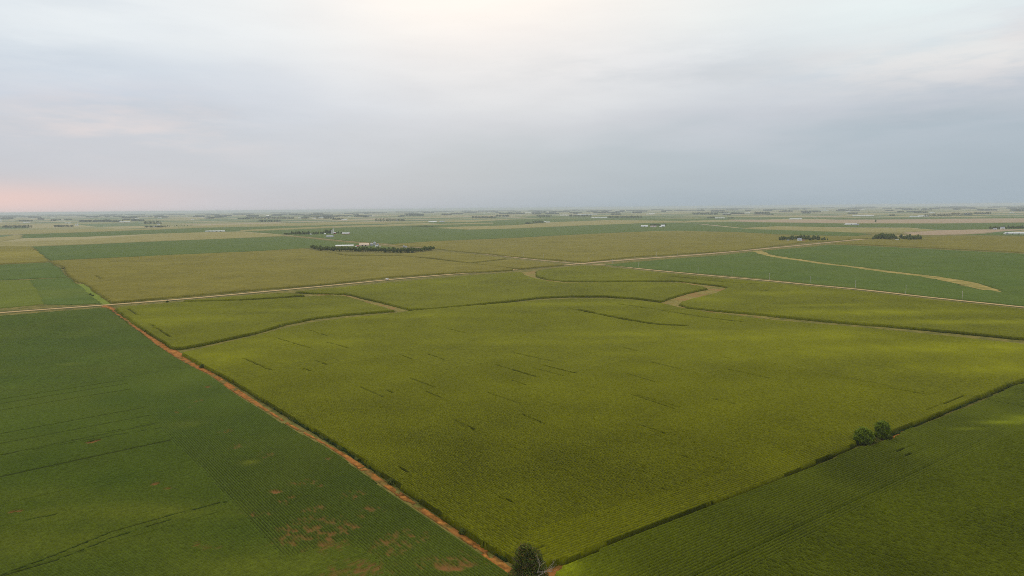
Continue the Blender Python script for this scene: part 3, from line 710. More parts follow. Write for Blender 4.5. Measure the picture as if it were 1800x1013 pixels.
# near trees
lb = [(0, 0, 5.5, 2.7, 3.0, 4.4), (-2.7, 0, 3.2, 2.7, 2.6, 2.4), (2.6, -.3, 3.0, 2.6, 2.6, 2.4), (-.9, .4, 10.0, 2.6, 2.6, 2.2), (1.6, 0, 8.6, 2.3, 2.2, 1.9), (-2.9, .5, 7.6, 1.6, 1.6, 1.5), (-.9, 0, 11.9, 1.9, 1.8, .9), (1.3, 0, 10.7, 1.5, 1.5, 1.0), (-2.7, 0, 10.2, 1.2, 1.2, 1.0), (2.9, .3, 7.2, 1.2, 1.2, 1.1), (3.4, .2, 5.2, 1.6, 1.6, 1.5), (-3.4, 0, 5.2, 1.3, 1.3, 1.5), (0, -2.2, 3.0, 2.6, 2.2, 2.6), (3.6, -1, 2, 2, 1.8, 1.6), (-3.3, -.6, 1.8, 1.7, 1.6, 1.6)]
bt = make_tree('broad_tree', place(930, 1025), crown_mesh('crown', lb, 8500, .27, 3, .35, .3), trunk_mesh(13, .42, 7, 3), LEAF, 'big shaggy dark tree with dead branches at the bottom tip of the main corn field')
rg = random.Random(5)
bm = bmesh.new()
def branch(bm, p, d, ln, r, depth):
    pts = [p]; q = p.copy(); dd = d.copy()
    for i in range(3):
        dd = (dd + Vector((rg.uniform(-.28, .28), rg.uniform(-.28, .28), rg.uniform(-.15, .3)))).normalized(); q = q + dd * ln / 3; pts.append(q.copy())
    tube(bm, pts, [r, r * .75, r * .5, r * .22], 5)
    if depth:
        for k in (1, 2, 2, 3): branch(bm, pts[k], (dd + Vector((rg.uniform(-.9, .9), rg.uniform(-.7, .7), rg.uniform(-.3, .7)))).normalized(), ln * .5, r * .45, depth - 1)
for p, d, ln in (((1.5, -2.2, 3.4), (.9, -.35, .35), 5.2), ((2.2, -2.0, 4.6), (.5, -.4, .9), 4.4), ((2.4, -2.2, 5.0), (1, -.3, .25), 4.6)):
    branch(bm, Vector(p), Vector(d).normalized(), ln, .13, 2)
meta(link('dead_branch', bm_mesh('dead_branch', bm), DEADWOOD, bt), 'bleached bare branches sticking out to the right')
bm = bmesh.new()
for k in range(7):
    a = k * .9; branch(bm, Vector((math.cos(a) * .3, math.sin(a) * .3, -.1)), Vector((math.cos(a) * .7, math.sin(a) * .5, 1)).normalized(), 3.4, .09, 2)
sn = empty('dead_shrub', place(921, 1032)); meta(sn, 'leafless reddish dead shrub standing in front of the big shaggy tree', 'shrub')
link('bare_stem', bm_mesh('bare_stem', bm), simple('reddish_twigs', (.34, .20, .13), (.20, .11, .07), 2, .85), sn)
make_tree('round_tree', place(1518, 781), crown_mesh('crown', [(0, 0, 3.6, 4.3, 4.1, 3.7), (-2.4, 0, 3.0, 2.4, 2.4, 2.6), (2.5, .3, 3.2, 2.2, 2.2, 2.4), (0, .4, 6.2, 2.9, 2.9, 1.9), (-1.9, 0, 5.2, 1.9, 1.9, 1.6), (1.8, 0, 5.6, 1.8, 1.8, 1.5)], 11000, .25, 4, .05, .5), trunk_mesh(8, .3, 6, 4), LEAF_YG,
          'wider of the two round trees in the ditch, the left one')
make_tree('round_tree', place(1550, 772.5), crown_mesh('crown', [(0, 0, 4.6, 3.5, 3.5, 4.2), (-1.4, 0, 6.2, 2.0, 2.0, 2.0), (1.5, .3, 6.0, 2.1, 2.1, 2.1), (0, 0, 7.8, 2.2, 2.2, 1.4), (1.8, 0, 2.8, 1.7, 1.7, 2.2)], 9500, .25, 5, .05, .5), trunk_mesh(9, .3, 6, 5), LEAF_YG,
          'narrower and taller of the two round trees in the ditch, the right one')
bt.scale = (1.08, 1.0, .95)
# small ditch bushes
def bush(px, py, w, h, label, seed, mat=LEAF):
    b = empty('bush', place(px, py)); meta(b, label, 'bush')
    link('foliage', crown_mesh('foliage', [(0, 0, h * .45, w * .5, w * .5, h * .5), (w * .25, 0, h * .35, w * .35, w * .3, h * .35), (-w * .28, 0, h * .3, w * .3, w * .3, h * .33)], 900, .2, seed, .1, .5), mat, b)
    bm = bmesh.new()
    for k in range(4):
        tube(bm, [(0, 0, -.2), (math.cos(k * 1.6) * w * .15, math.sin(k * 1.6) * w * .15, h * .3), (math.cos(k * 1.6) * w * .3, math.sin(k * 1.6) * w * .3, h * .7)], [.06, .05, .02], 5)
    link('stem', bm_mesh('stem', bm), BARK, b)
bush(1537, 779, 5, 2.6, 'low dark bush between the two round trees in the ditch', 21)
bush(1562, 771.5, 3.6, 2.4, 'small bush at the right foot of the taller round tree', 22)
bush(1771, 681, 6, 3.2, 'dark bush in the ditch at the right edge of the photo', 23)
bush(356, 647, 4, 3.0, 'small dark green bush beside the orange strip, at the edge of the main corn', 24)
bush(294, 531.5, 3.0, 2.2, 'tiny dark bush on the lower verge of the main road', 25)
bush(159, 518.5, 2.8, 2.2, 'upper of two tiny dark bushes beside the lime grass waterway', 26)
bush(163, 521, 3.2, 2.2, 'lower of two tiny dark bushes beside the lime grass waterway', 27)
bush(690, 851, 3.5, 2.6, 'bush in the weeds where the orange strip narrows, halfway down', 28)
bush(815, 939, 3, 2.2, 'leafy bush at the edge of the corn, near the bottom of the orange strip', 29)

# tree prototypes for the farm groves
def conifer_lobes(h, w):
    return [(0, 0, h * z, w * .5 * (1.02 - z) ** .8, w * .5 * (1.02 - z) ** .8, h * .12) for z in (.12, .24, .36, .48, .6, .72, .84, .93)]
PROT = []
for s in range(4):
    PROT.append((crown_mesh('crown', lobes_round(14, 9 + s % 2, 30 + s, 8, .12), 900, .75, 40 + s, .04, .5), trunk_mesh(14, .3, 5, 50 + s)))
CONI = []
for s in range(2):
    CONI.append((crown_mesh('crown', conifer_lobes(13, 6.5), 700, .6, 60 + s, 0, .4), trunk_mesh(13, .22, 0, 70 + s)))
GROVE = foliage_mat('grove_leaves', (.08, .11, .02), (.33, .40, .07), (.32, .24, .08))
for c, t in PROT: c.materials.append(GROVE); t.materials.append(BARK)
for c, t in CONI: c.materials.append(LEAF_BG); t.materials.append(BARK)
trg = random.Random(99)
def grove_tree(px, py, hgt, label, group, con=False, name=None, wide=1.0):
    c, t = trg.choice(CONI if con else PROT)
    hgt *= trg.uniform(.82, 1.12); s = hgt / (13.0 if con else 14.0)
    e = empty(name or ('conifer_tree' if con else 'farm_tree'), place(px, py), trg.uniform(0, 6.3)); e.scale = (s * wide, s * wide, s)
    meta(e, label, 'tree', group)
    link('trunk', t, None, e); link('crown', c, None, e)
# shelterbelt in front of farm A
def along(pts, n):
    L = np.array(pts, float); s = np.concatenate([[0], np.cumsum(np.linalg.norm(np.diff(L, axis=0), axis=1))])
    t = np.linspace(0, s[-1], n); return list(zip(np.interp(t, s, L[:, 0]), np.interp(t, s, L[:, 1])))
for i, (x, y) in enumerate(along([(547, 437), (552, 439), (562, 440.6), (578, 441.6), (620, 442.1), (660, 443), (700, 444.3), (726, 444.3), (745, 442), (762, 439.5)], 84)):
        grove_tree(x + trg.uniform(-1, 1), y + trg.uniform(-.5, .3), trg.uniform(9.5, 12.5), 'tree in the long shelterbelt in front of the farm with grey bins', 'trees of the long shelterbelt', con=trg.random() < .12, wide=1.35)
for i, (x, y) in enumerate(along([(552, 436.4), (600, 438.6), (660, 440), (700, 441), (740, 440), (758, 438)], 40)):
    grove_tree(x + trg.uniform(-1.5, 1.5), y + trg.uniform(-.4, .4), trg.uniform(7, 11), 'tree in the long shelterbelt in front of the farm with grey bins', 'trees of the long shelterbelt', con=False, wide=1.5)
# farm B (red barn)
for x0, x1, y, h0, h1, n in ((499, 512, 413.5, 9, 12, 7), (512, 545, 413.4, 14, 18, 15), (548, 560, 412.6, 11, 14, 6), (563, 570, 412, 11, 14, 4), (572, 582, 411.3, 16, 20, 6), (583, 601, 411.2, 8, 11, 8)):
    for k in range(n):
        grove_tree(x0 + (x1 - x0) * (k + .5) / n + trg.uniform(-.6, .6), y + trg.uniform(-.6, .4), trg.uniform(h0, h1), 'tree in the grove left of the farm with the red barn', 'trees at the red barn farm')
# farm C (white house)
for k in range(34):
    x = 1369 + 86 * (k + .5) / 34 + trg.uniform(-1, 1)
    h = trg.uniform(11, 17) if x < 1440 else trg.uniform(8, 10)
    if 1400 < x < 1409: y = 421.5
    else: y = 423.6 + trg.uniform(-1.6, .6)
    grove_tree(x, y, h, 'tree in the grove around the white farmhouse right of centre', 'trees around the white farmhouse')
# grove D
for k in range(40):
    x = 1533 + 86 * (k + .5) / 40 + trg.uniform(-1, 1)
    if 1575 < x < 1581: h = 8
    elif x < 1575: h = 7 + 13 * math.sin(math.pi * min(1, (x - 1530) / 52)) ** .8
    else: h = 15 + trg.uniform(-2, 2)
    grove_tree(x, 422.2 + trg.uniform(-1.6, .6), h * trg.uniform(.85, 1.1), 'tree in the two-humped grove at the right, with no farmhouse', 'trees of the two-humped grove')
# farm at right edge
for k in range(24):
    x = 1739 + 75 * (k + .5) / 24
    grove_tree(x, 403.8 - (x - 1739) * .02 + trg.uniform(-.5, .3), trg.uniform(11, 18), 'tree in the farm grove at the right edge, behind the long white shed', 'trees at the right edge farm')
# little row at left
for x, y, h in ((295, 399, 12), (298, 399, 9), (307, 398.6, 9), (311, 398.5, 12), (320, 398.3, 9), (324, 398.3, 10), (330, 398.2, 9), (336, 398, 8)):
    grove_tree(x, y, h, 'small tree in the sparse row right of the far left farm', 'sparse row of small trees')
grove_tree(1539, 391.3, 17, 'lone dark tree in the pinkish field at the right', None)

# far woodlots: one mass each
def woodlot(x0, x1, yb, yt, label, seed, one=None):
    a = gp(x0, yb); b = gp(x1, yb); L = np.linalg.norm(b - a)
    d = np.hypot(*((a + b) / 2)); hgt = min((yb - yt) / FPX * d * 1.02, 32)
    n = int(min(2600, max(160, L * 5))); rg = np.random.default_rng(seed)
    nl = max(4, int(L / 9)); lob = []
    ux = (b - a) / L; nv = np.array([-ux[1], ux[0]])
    for k in range(nl):
        c = a + ux * L * (k + .5) / nl + nv * rg.uniform(-14, 14); hh = hgt * rg.uniform(.8, 1.05)
        lob.append((c[0], c[1], hh * .5, 10, 10, hh * .5))
    C = lob
    me = crown_mesh('woodlot', C, n, max(2.2, d / 2600), seed, 0, .3)
    if one is not None: one.append(me); return
    o = link('woodlot', me, WOOD)
    meta(o, label, 'woodlot', kind='stuff')
WL = [(5, 53, 401, 396.5, 'dark woodlot at the far left edge'), (94, 128, 399.5, 396, 'woodlot left of the two small white silos'), (140, 195, 390.5, 387, 'long low woodlot left of the pink-roofed shed'), (198, 216, 391, 387.5, 'short woodlot at the left end of the pink-roofed shed'),
      (255, 289, 400, 397, 'front windbreak of the far left farm'), (252, 284, 394.5, 388, 'rear windbreak of the far left farm'), (230, 252, 389, 386, 'low woodlot above the far left farm'), (430, 517, 385.2, 380.5, 'long uneven woodlot left of a row of white sheds'), (455, 492, 390.5, 386.5, 'smaller woodlot in front of the long uneven one'),
      (530, 542, 384.5, 381.5, 'small woodlot between white sheds'), (546, 596, 381.5, 379, 'thin distant tree line above the white sheds'), (585, 602, 386.5, 383.5, 'small woodlot left of a white farm'), (623, 640, 381.5, 377.5, 'small woodlot left of a long pale shed'),
      (659, 688, 389.8, 384, 'dense square woodlot left of a tiny white shed'), (690, 712, 388.8, 385, 'woodlot right of a tiny white shed'), (713, 745, 379.8, 376, 'distant woodlot in the hazy middle left'), (776, 793, 378.8, 375, 'small distant woodlot in the haze left of centre'), (793, 814, 376.8, 374.5, 'thin hazy tree line left of centre'),
      (829, 872, 384.4, 378.5, 'long dark woodlot just left of centre'), (872, 895, 381, 377.5, 'woodlot with a pale shed at its right end'), (922, 934, 394.2, 391, 'tiny clump of trees left of the small centre farm'), (936, 957, 393.3, 387.5, 'clump of tall trees at the small centre farm'), (944, 969, 381.6, 377.5, 'square woodlot behind the small centre farm'),
      (1000, 1040, 381, 377.5, 'woodlot in front of the far line of white sheds'), (1068, 1128, 383.8, 379, 'long rectangular windbreak right of the white sheds'), (1142, 1170, 396.8, 394.3, 'dark trees behind the bright white barns'), (1217, 1262, 377.6, 373.5, 'distant woodlot right of centre'), (1243, 1257, 384, 380.8, 'woodlot at the left end of a white shed right of centre'),
      (1280, 1290, 384, 382.5, 'tiny tree clump right of a white shed'), (1285, 1307, 376.8, 373.8, 'small dark woodlot in the haze right of centre'), (1326, 1352, 376.2, 372.5, 'dark distant woodlot in the right half'), (1408, 1443, 373.8, 370, 'hazy woodlot below the white elevator'), (1470, 1510, 371.5, 369, 'hazy tree line right of the white elevator'),
      (1564, 1573, 380, 377, 'tiny round clump in the pale field'), (1606, 1630, 375, 371.5, 'small woodlot behind the large dark one'), (1625, 1672, 381.2, 374.5, 'large dark woodlot right of three pale sheds'), (1672, 1710, 379.6, 374, 'woodlot under the grey bins at the right'), (1712, 1742, 377, 373.5, 'right end woodlot past the grey bins'),
      (1718, 1752, 370.5, 368, 'thin hazy tree line at the far right'), (1785, 1830, 371.5, 368.5, 'thin hazy tree line at the right edge')]
for i, (x0, x1, yb, yt, lab) in enumerate(WL): woodlot(x0, x1, yb, yt, lab, 200 + i)
many = []
hr = random.Random(17)
for i in range(250):
    x = hr.uniform(-60, 1860); hy = 366 - .0094 * (x - 900)
    dy = hr.choice((hr.uniform(4.2, 8), hr.uniform(5.5, 16), hr.uniform(7, 12)))
    ln = hr.uniform(8, 34) * (1.3 if dy < 7 else .7)
    woodlot(x, x + ln, hy + dy, hy + dy - hr.uniform(1.0, 2.0) * (1 if dy < 8 else 1.4), '', 500 + i, many)
Vs, Qs, As, off = [], [], [], 0
for me in many:
    n = len(me.vertices); v = np.empty(n * 3, np.float32); me.vertices.foreach_get('co', v); Vs.append(v.reshape(-1, 3)); Qs.append(np.arange(n).reshape(-1, 4) + off); off += n
    a = np.empty(n * 4, np.float32); me.color_attributes['fa'].data.foreach_get('color', a); As.append(a.reshape(-1, 4)[:, :3])
    bpy.data.meshes.remove(me)
o = link('distant_woodland', np_mesh('distant_woodland', np.concatenate(Vs), np.concatenate(Qs), np.concatenate(As)), WOOD); meta(o, 'hazy woodland strips scattered along the horizon', 'woodland', kind='stuff')

# ------------------------------------------------------------------ buildings
def metal(name, col, sc=.4): return simple(name, col, tuple(v * .85 for v in col), sc, .45, .4)
WHITE = metal('white_painted_steel', (.88, .87, .81)); CREAM = metal('cream_steel', (.72, .58, .42)); TANROOF = metal('peach_steel_roof', (.72, .50, .33)); RED = metal('barn_red_paint', (.42, .075, .055)); GREYS = metal('galvanised_steel', (.46, .47, .49))
PINK = metal('faded_pink_roof', (.62, .42, .42)); DARK = simple('dark_opening', (.03, .03, .035), None, 1, .6); GLASS = simple('window_glass', (.05, .06, .08), None, 1, .15, .5); BLUEGREY = metal('blue_grey_roof', (.40, .42, .46)); CONC = simple('pale_concrete', (.62, .60, .56), (.5, .48, .44), .5, .9)

def boxm(name, x0, x1, y0, y1, z0, z1):
    bm = bmesh.new()
    v = [bm.verts.new((x, y, z)) for z in (z0, z1) for x, y in ((x0, y0), (x1, y0), (x1, y1), (x0, y1))]
    for f in ((3, 2, 1, 0), (4, 5, 6, 7), (0, 1, 5, 4), (1, 2, 6, 5), (2, 3, 7, 6), (3, 0, 4, 7)): bm.faces.new([v[i] for i in f])
    return bm_mesh(name, bm)

def gable_walls(L, W, e, r):
    bm = bmesh.new(); a, b = L / 2, W / 2
    v = [bm.verts.new(p) for p in ((-a, -b, -.3), (a, -b, -.3), (a, b, -.3), (-a, b, -.3), (-a, -b, e), (a, -b, e), (a, b, e), (-a, b, e), (-a, 0, r), (a, 0, r))]
    for f in ((0, 1, 5, 4), (2, 3, 7, 6), (1, 2, 6, 9, 5), (3, 0, 4, 8, 7), (3, 2, 1, 0)): bm.faces.new([v[i] for i in f])
    return bm_mesh('wall', bm)

def gable_roof(L, W, e, r, oh=.6, t=.18):
    bm = bmesh.new(); a, b = L / 2 + oh, W / 2 + oh; k = (r - e) / (W / 2); ze = e - oh * k + .04
    pr = [(-b, ze), (0, r + .04), (b, ze), (b, ze + t), (0, r + .04 + t), (-b, ze + t)]
    A = [bm.verts.new((-a, y, z)) for y, z in pr]; B = [bm.verts.new((a, y, z)) for y, z in pr]
    for i in range(6): bm.faces.new((A[i], A[(i + 1) % 6], B[(i + 1) % 6], B[i]))
    bm.faces.new((A[0], A[5], A[4], A[1])); bm.faces.new((A[1], A[4], A[3], A[2])); bm.faces.new((B[0], B[1], B[4], B[5])); bm.faces.new((B[1], B[2], B[3], B[4]))
    return bm_mesh('roof', bm)

def shed(px, py, L, W, e, r, wall, roof, label, rz=None, name='shed', cat='shed', doors=1, windows=0, cupolas=0):
    ang = math.atan2(DR[1], DR[0]) if rz is None else rz
    o = empty(name, place(px, py), ang); meta(o, label, cat)
    link('wall', gable_walls(L, W, e, r), wall, o); rf = link('roof', gable_roof(L, W, e, r), roof, o)
    for k in range(doors):
        x = (k + 1) / (doors + 1) * L - L / 2; w = min(4.2, L * .2); link('door', boxm('door', x - w / 2, x + w / 2, -W / 2 - .12, -W / 2 + .05, -.2, e * .78), DARK, o)
    for k in range(windows):
        x = (k + .5) / windows * L - L / 2 + .3; link('window', boxm('window', x - .6, x + .6, -W / 2 - .08, -W / 2 + .05, e * .35, e * .65), GLASS, o)
    for k in range(cupolas):
        x = (k + .5) / cupolas * L - L / 2; link('roof_vent', boxm('roof_vent', x - .6, x + .6, -.6, .6, r - .1, r + 1.0), roof, rf)
    return o

def cyl(name, r, z0, z1, seg=24, r2=None, rings=1):
    bm = bmesh.new(); r2 = r if r2 is None else r2; prev = None
    for j in range(rings + 1):
        z = z0 + (z1 - z0) * j / rings; rr = r + (r2 - r) * j / rings
        if rings > 1 and j % 2: rr += .05
        ring = [bm.verts.new((rr * math.cos(2 * math.pi * k / seg), rr * math.sin(2 * math.pi * k / seg), z)) for k in range(seg)]
        if prev:
            for k in range(seg): bm.faces.new((prev[k], prev[(k + 1) % seg], ring[(k + 1) % seg], ring[k]))
        else: bm.faces.new(ring[::-1])
        prev = ring
    bm.faces.new(prev)
    return bm_mesh(name, bm)

def bin_(px, py, r, e, label, mat=GREYS, group=None):
    o = empty('grain_bin', place(px, py)); meta(o, label, 'grain bin', group)
    link('wall', cyl('wall', r, -.2, e, 24, rings=12), mat, o)
    rf = link('roof', cyl('roof', r + .25, e, e + r * .55, 24, .5), mat, o)
    link('roof_cap', cyl('roof_cap', .55, e + r * .55 - .05, e + r * .55 + .5, 12), mat, rf)
    return o

def silo(px, py, r, h, label, mat=WHITE):
    o = empty('silo', place(px, py)); meta(o, label, 'silo'); link('wall', cyl('wall', r, -.2, h, 20, rings=8), mat, o)
    bm = bmesh.new(); bmesh.ops.create_uvsphere(bm, u_segments=20, v_segments=8, radius=r * 1.02)
    bmesh.ops.delete(bm, geom=[v for v in bm.verts if v.co.z < -.01], context='VERTS'); bmesh.ops.translate(bm, verts=bm.verts, vec=(0, 0, h)); link('dome', bm_mesh('dome', bm, True), GREYS, o)

def hoop(px, py, L, W, h, label, rz=None, mat=WHITE):
    ang = math.atan2(DR[1], DR[0]) if rz is None else rz
    o = empty('hoop_shed', place(px, py), ang); meta(o, label, 'hoop shed')
    bm = bmesh.new(); n = 14
    A = [bm.verts.new((-L / 2, -W / 2 * math.cos(math.pi * k / n), h * math.sin(math.pi * k / n) ** .8)) for k in range(n + 1)]; B = [bm.verts.new((L / 2, v.co.y, v.co.z)) for v in A]
    for k in range(n): bm.faces.new((A[k], A[k + 1], B[k + 1], B[k]))
    link('cover', bm_mesh('cover', bm, True), mat, o)
    bm = bmesh.new(); bm.faces.new([bm.verts.new((-L / 2 + .2, -W / 2 * math.cos(math.pi * k / n) * .98, h * .98 * math.sin(math.pi * k / n) ** .8)) for k in range(n + 1)]); link('end_wall', bm_mesh('end_wall', bm), GREYS, o)
    bm = bmesh.new(); bm.faces.new([bm.verts.new((L / 2 - .2, -W / 2 * math.cos(math.pi * k / n) * .98, h * .98 * math.sin(math.pi * k / n) ** .8)) for k in range(n + 1)]); link('end_wall', bm_mesh('end_wall', bm), GREYS, o)

def house(px, py, label, wall=WHITE, roof=BLUEGREY, L=11, W=8, e=6, r=9.2, rz=None):
    o = shed(px, py, L, W, e, r, wall, roof, label, rz, 'farmhouse', 'house', 0)
    for z in (1.6, 4.2):
        for x in (-3.6, -1.2, 1.2, 3.6):
            if z < 2 and x == 1.2: continue
            link('window', boxm('window', x - .45, x + .45, -W / 2 - .06, -W / 2 + .05, z - .6, z + .6), GLASS, o)
    link('door', boxm('door', .8, 1.7, -W / 2 - .08, -W / 2 + .05, 0, 2.1), RED, o)
    link('chimney', boxm('chimney', -2.2, -1.4, -.4, .4, r - .6, r + 1.1), RED, o)
    link('porch', boxm('porch', -2, 3.2, -W / 2 - 2.2, -W / 2 - .02, 2.5, 2.75), roof, o)
    return o
a0 = math.atan2(DR[1], DR[0]); a90 = a0 + math.pi / 2
# farm A
shed(606, 433.6, 52, 12, 3, 5.2, CREAM, WHITE, 'long low white-roofed livestock shed behind the shelterbelt', 0.12, 'livestock_shed', doors=2, cupolas=4)
shed(640.5, 433.2, 28, 16, 5.5, 9.0, CREAM, TANROOF, 'tall peach-coloured machine shed left of the grey bins', 0.1, 'machine_shed', doors=2)
shed(628.5, 434.2, 7, 6, 3, 4.5, RED, RED, 'little red shed at the left foot of the peach machine shed', .1)
bin_(653, 432.5, 4.0, 6.5, 'left of the three grey grain bins beside the peach machine shed')
bin_(658.6, 431.2, 4.4, 8.5, 'tallest of the three grey grain bins, in the middle')
bin_(664, 432.6, 3.2, 5.5, 'right and smallest of the three grey grain bins')
shed(662, 434.5, 7, 5, 3, 4.4, WHITE, WHITE, 'small white shed below the grey grain bins', .1)
shed(668, 434.6, 5, 4, 2.6, 3.8, CREAM, CREAM, 'tiny cream shed right of the small white one', .1)
shed(625.5, 434.8, 4, 3.5, 2.5, 3.6, WHITE, WHITE, 'tiny white hut at the left of the little red shed', .1)
bin_(710, 435, 2.8, 4, 'left of two low pale bins near the right end of the shelterbelt')
bin_(714, 435.4, 2.6, 3.4, 'right of two low pale bins near the right end of the shelterbelt')
# farm B
shed(608, 412.3, 32, 13, 4.5, 8.5, RED, WHITE, 'red barn with a pale roof at the right end of the far grove', .05, 'red_barn', 'barn', 2)
hoop(580, 417.3, 27, 15, 7.5, 'pale green-grey hoop shed in front of the red barn farm', .05, GREYS)
silo(586.2, 411.5, 3.2, 21, 'tall white silo standing above the grove of the red barn farm')
silo(583.6, 411.6, 2.6, 15, 'shorter white silo just left of the tall one')
shed(546, 413.4, 6, 6, 4, 6, WHITE, WHITE, 'tiny white shed in the gap of the red barn farm grove', .05)
shed(571.5, 412.6, 6, 6, 4, 6, WHITE, WHITE, 'tiny pale shed left of the tall trees at the red barn farm', .05)
shed(588.5, 411.5, 9, 8, 6, 8.5, RED, WHITE, 'small red building at the foot of the white silos', .05)
# farm C
house(1405, 424.6, 'two-storey white farmhouse in front of the dark grove right of centre', L=11, W=9, e=6.5, r=10, rz=-.1)
shed(1412, 424.3, 8, 6, 3, 4.6, WHITE, RED, 'small outbuilding with a red roof right of the white farmhouse', -.1)
shed(1385, 424.2, 6, 5, 3, 4.4, WHITE, BLUEGREY, 'tiny pale shed among the trees left of the white farmhouse', -.1)
# grove D
bin_(1575, 423, 1.9, 2.6, 'left of two tiny white tanks at the foot of the two-humped grove', WHITE)
bin_(1578.5, 423.3, 2.1, 2.8, 'right of two tiny white tanks at the foot of the two-humped grove', WHITE)
# farm E
shed(1132.5, 399.4, 36, 18, 5, 9.5, WHITE, WHITE, 'leftmost and longest of the three bright barns in the green field', -.1, 'white_barn', 'barn', 1)
shed(1148.5, 399.5, 30, 14, 4, 7.5, WHITE, PINK, 'middle barn of three, with a faded pink roof', -.1, 'pink_roofed_barn', 'barn', 1)
shed(1165, 399.5, 20, 18, 7.5, 13, WHITE, WHITE, 'tallest of the three bright barns, the right one', -.1, 'white_barn', 'barn', 1)
shed(1161, 399.8, 10, 10, 3.5, 5.5, WHITE, WHITE, 'low white lean-to at the left foot of the tallest bright barn', -.1)
